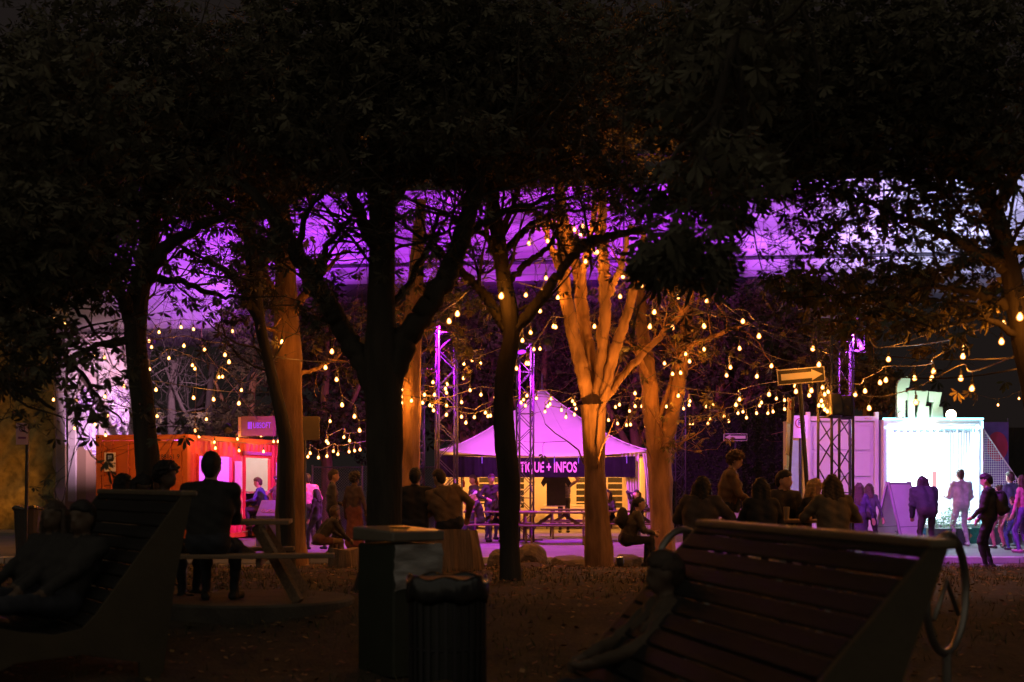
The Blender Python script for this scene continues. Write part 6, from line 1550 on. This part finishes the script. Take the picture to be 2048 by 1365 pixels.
# ------------------------------------------------------------------ festoon lights: each string a wire with sockets and bulbs
BULB = emit("bulb_glow", (1.0, .28, .035), 1.3, core=((1.0, .46, .13), 15.0))  # orange rim colour stands in for the lens halo
bulb_me = MB().lathe([(.012, .026), (.019, .016), (.031, -.002), (.038, -.024), (.034, -.045), (.020, -.059), (.004, -.064)][::-1], 10).mesh("bulb", BULB, smooth=True)
sock_me = MB().lathe([(.016, .024), (.020, .03), (.020, .075), (.010, .085)], 8).mesh("socket", BLACK)
FIL = bpy.data.lights.new("filament", 'POINT'); FIL.energy = 15.0; FIL.color = (1.0, .285, .020); FIL.shadow_soft_size = .054
def string(label, d0, d1, pts, extend=(40, 40), drop=.10, droop=True):
    pts = list(pts); n = len(pts)
    w3 = []
    for i, (px, py) in enumerate(pts):
        d = d0 + (d1 - d0) * (i / max(1, n - 1)); w3.append(P(px, py, d))
    t = thing("string_light", label, "string lights", w3[0], group="festoon string lights")
    org = np.array(t.location)
    hk = [np.array(w) + np.array([0, 0, .085 + (drop if i % 2 else drop * .7)]) for i, w in enumerate(w3)]
    e0, e1 = extend
    line = list(hk)
    if e0: line.insert(0, hk[0] + (hk[0] - hk[min(1, n - 1)]) * 0 + np.array([-e0 * d0 / F, 0, .012 * e0 * d0 / F + .12]))
    if e1: line.append(hk[-1] + np.array([e1 * d1 / F, 0, .15]))
    L = smooth_line(np.array(line), 6)
    m = MB().tube([tuple(q - org) for q in L], .0075, 5)
    for w, h in zip(w3, hk): m.tube([tuple(np.array(w) + np.array([0, 0, .08]) - org), tuple(h - org)], .006, 4)
    m.build("wire", WIRE, t)
    for w in w3:
        b = inst("bulb", bulb_me, t, tuple(np.array(w) - org)); b.rotation_euler = (rnd.uniform(-.15, .15), rnd.uniform(-.15, .15), 0)
        inst("socket", sock_me, b, (0, 0, 0))
        lo = bpy.data.objects.new("filament", FIL); link(lo, b); lo.location = (0, 0, -.02)
    return t
S = [
 ("string of bulbs in front of the pier behind the left leaves", 31, 32, [(107, 634), (130, 644), (189, 708), (209, 714), (299, 737), (338, 715), (385, 729), (445, 752), (483, 779)]),
 ("string of bulbs along the lower edge of the pier cap", 33, 33, [(298, 681), (318, 663), (362, 653), (387, 657), (465, 661)]),
 ("string of bulbs hanging below the pier cap toward the warmly lit trunk", 31, 24.5, [(303, 693), (368, 690), (409, 698), (450, 708), (458, 722), (554, 735)]),
 ("string of bulbs sloping from the pier above the container sign box", 31, 25, [(128, 718), (248, 771), (312, 778), (387, 794), (427, 797), (478, 805), (581, 799)]),
 ("string of bulbs across the graffiti, ending above the container", 32, 32, [(107, 798), (153, 799), (210, 792), (216, 831), (314, 831), (413, 837), (438, 753)]),
 ("short string of bulbs just above the orange container door", 32, 33, [(149, 855), (190, 847), (211, 869)]),
 ("string of bulbs along the roof edge of the red container side", 32.8, 38, [(390, 736), (390, 860), (398, 872), (388, 885), (429, 883), (475, 877), (522, 870), (547, 882), (556, 882)]),
 ("string of bulbs swagged across the hatches of the red container", 34.2, 38.3, [(431, 895), (478, 900), (527, 902), (558, 890)]),
 ("high string of bulbs from the warmly lit trunk to the thin dark fork", 23.3, 17.15, [(564, 682), (664, 701), (825, 682), (898, 640), (915, 625), (966, 586), (1003, 589)]),
 ("short string of bulbs left of the massive trunk", 24, 26, [(651, 733), (673, 757), (684, 808), (709, 831), (719, 859)]),
 ("low string of bulbs over the chain link fence", 33, 34, [(616, 912), (620, 905), (637, 914), (654, 911), (667, 901), (676, 907), (698, 902), (709, 900), (720, 898), (793, 885)]),
 ("string of small bulbs behind the massive trunk", 33, 34, [(660, 841), (653, 881), (656, 885), (688, 873), (699, 880), (793, 867), (832, 871), (836, 859), (838, 833)]),
 ("string of bulbs from the amber trunk across the left truss tower", 28.9, 31, [(785, 825), (803, 777), (831, 793), (849, 788), (869, 788), (891, 776), (927, 755), (944, 719), (961, 725)]),
 ("second string of bulbs looping past the left truss tower", 28.9, 31.5, [(803, 792), (823, 800), (845, 804), (860, 809), (893, 810), (923, 803), (962, 788), (990, 793)]),
 ("string of bulbs passing the marquee peak", 29, 33.5, [(803, 804), (867, 819), (893, 828), (923, 832), (949, 833), (971, 824), (1042, 804), (1054, 790), (1073, 795), (1102, 796), (1145, 801)]),
 ("string of bulbs draped over the marquee roof", 30.5, 34, [(866, 811), (932, 844), (976, 831), (981, 830), (1051, 810), (1096, 811), (1123, 819), (1149, 807), (1152, 816)]),
 ("string of bulbs from the marquee roof to the forked slender tree", 33.5, 31, [(1047, 798), (1100, 807), (1090, 822), (1132, 833), (1149, 828), (1206, 822), (1239, 808), (1270, 811), (1284, 811), (1311, 804)]),
 ("lowest string of bulbs running before the clipped hedge", 34, 33, [(1208, 842), (1217, 839), (1235, 846), (1253, 849), (1261, 848), (1292, 851), (1337, 851), (1379, 848), (1385, 846), (1416, 846), (1457, 841), (1493, 834), (1513, 825), (1536, 825), (1546, 822), (1569, 817)]),
 ("string of small bulbs just above the hedge top", 35, 33, [(1231, 813), (1259, 821), (1325, 806), (1333, 812), (1367, 816), (1378, 809), (1380, 801), (1413, 812), (1426, 809), (1420, 837), (1448, 831), (1476, 825), (1486, 822), (1519, 810), (1523, 804), (1553, 796), (1569, 799)]),
 ("short string of bulbs between left truss tower and thin trunk", 30, 31, [(866, 763), (894, 767), (893, 784), (940, 779), (928, 726)]),
 ("rising string of bulbs through the amber tree to its right crown", 26, 23.6, [(1033, 735), (1053, 725), (1057, 725), (1107, 651), (1111, 652), (1189, 651), (1240, 591), (1283, 569), (1356, 592), (1414, 600)]),
 ("steep string of bulbs climbing into the top of the amber tree", 25, 23.7, [(1033, 696), (1045, 679), (1061, 663), (1080, 620), (1083, 599), (1092, 554), (1058, 485), (1095, 480), (1120, 451), (1149, 457), (1166, 451)]),
 ("string of bulbs wound among the stems of the amber tree", 23.7, 23.7, [(1052, 588), (1116, 593), (1162, 466), (1171, 521), (1189, 503), (1195, 503), (1246, 551), (1292, 531)]),
 ("small string of bulbs beside the marquee truss tower", 30, 30, [(1068, 697), (1080, 696)]),
 ("near string of bulbs sagging toward the one way sign", 22, 20.8, [(1300, 651), (1309, 622), (1345, 653), (1408, 650), (1486, 640), (1518, 670), (1626, 695), (1638, 727)]),
 ("long near string of bulbs sweeping from the forked tree to the right edge", 28.1, 16.5, [(1329, 725), (1371, 706), (1408, 697), (1479, 695), (1543, 730), (1623, 754), (1711, 787), (1730, 780), (1760, 763), (1772, 758), (1829, 754), (1864, 754), (1867, 740), (1926, 710), (1929, 693), (2003, 680)]),
 ("string of bulbs from the forked tree toward the hedge", 28.3, 26, [(1270, 785), (1345, 746), (1361, 744), (1379, 721), (1453, 749), (1461, 733), (1514, 751)]),
 ("lower near string of bulbs passing the block letters", 28.2, 16, [(1357, 790), (1472, 808), (1479, 797), (1538, 787), (1592, 781), (1623, 779), (1738, 814), (1832, 802), (1922, 754), (1944, 774), (2043, 734)]),
 ("string of bulbs wound down the right truss tower", 26, 26.2, [(1590, 770), (1618, 789), (1645, 773), (1656, 782), (1649, 787), (1643, 800), (1638, 809), (1646, 810), (1650, 817), (1655, 821), (1660, 821)]),
 ("sparse string of bulbs under the right edge tree", 20, 13.6, [(1777, 716), (2007, 645), (2040, 630)]),
 ("far pair of bulbs at the right beyond the booth", 42, 42, [(1996, 809), (2038, 796)]),
]
for l, a, b, p in S: string(l, a, b, p)
# plain supply cables crossing above the right side
def cable(label, a, b, sag):
    a, b = np.array(a), np.array(b)
    pts = [a + (b - a) * t - np.array([0, 0, sag * 4 * t * (1 - t)]) for t in np.linspace(0, 1, 20)]
    t = thing("cable", label, "cable", tuple(a), group="bare cables between the trees")
    MB().tube([tuple(q - a) for q in pts], .009, 5).build("strand", WIRE, t)
cable("bare cable from the amber tree down toward the booth roof", P(1190, 515, 23), P(1760, 740, 20), .10)
cable("second bare cable from the amber tree toward the right edge", P(1250, 545, 22.5), P(2048, 715, 17), .45)
cable("bare cable from the dark hanging clump toward the right edge", P(1420, 585, 21), P(2048, 735, 16), .55)
cable("bare cable above the block letters", P(1770, 694, 20), P(1900, 680, 18), .02)
cable("bare cable crossing the warmly lit trunk", P(540, 712, 23.5), P(760, 722, 17), .05)
cable("taut cable sloping down to the container sign box", P(400, 690, 33), P(516, 840, 36), .0)
# added warm spotlights, unseen, brightening the many stemmed tree and far left wall
def added_spot(label, loc, tgt, power, ang_=50):
    t = thing("added_spotlight", label, "spotlight", loc, group="added spotlights")
    d_ = (Vector(tgt) - Vector(loc)).normalized(); q = d_.to_track_quat('Z', 'Y')
    h_ = MB().lathe([(.04, -.14), (.06, -.1), (.065, 0)], 12).build("housing", BLACK, t, (0, 0, .16)); h_.rotation_mode = 'QUATERNION'; h_.rotation_quaternion = q
    l_ = MB().lathe([(.055, .002), (.05, .008)], 12).build("lens", emit("warm_lens", (1, .5, .15), 4), t, (0, 0, .16)); l_.rotation_mode = 'QUATERNION'; l_.rotation_quaternion = q
    MB().tube([(0, 0, -.1), (0, 0, .1)], .012, 6).build("spike", BLACK, t)
    spot("beam", Vector(loc) + Vector((0, 0, .16)) + d_ * .06, tgt, power, (1, .33, .04), ang_, .8, .05, parent=t)

added_spot("added unseen spotlight brightening the stone wall and pier foot at far left", (-13.9, 41.6, PLAZA), (-17.2, 43.3, 2.4), 190, 95)
added_spot("added small spotlight at the foot of the amber many stemmed tree", (PX(1240, 22.6), 22.6, gz(1.7, 22.6)), P(1182, 560, 24), 1900, 42)
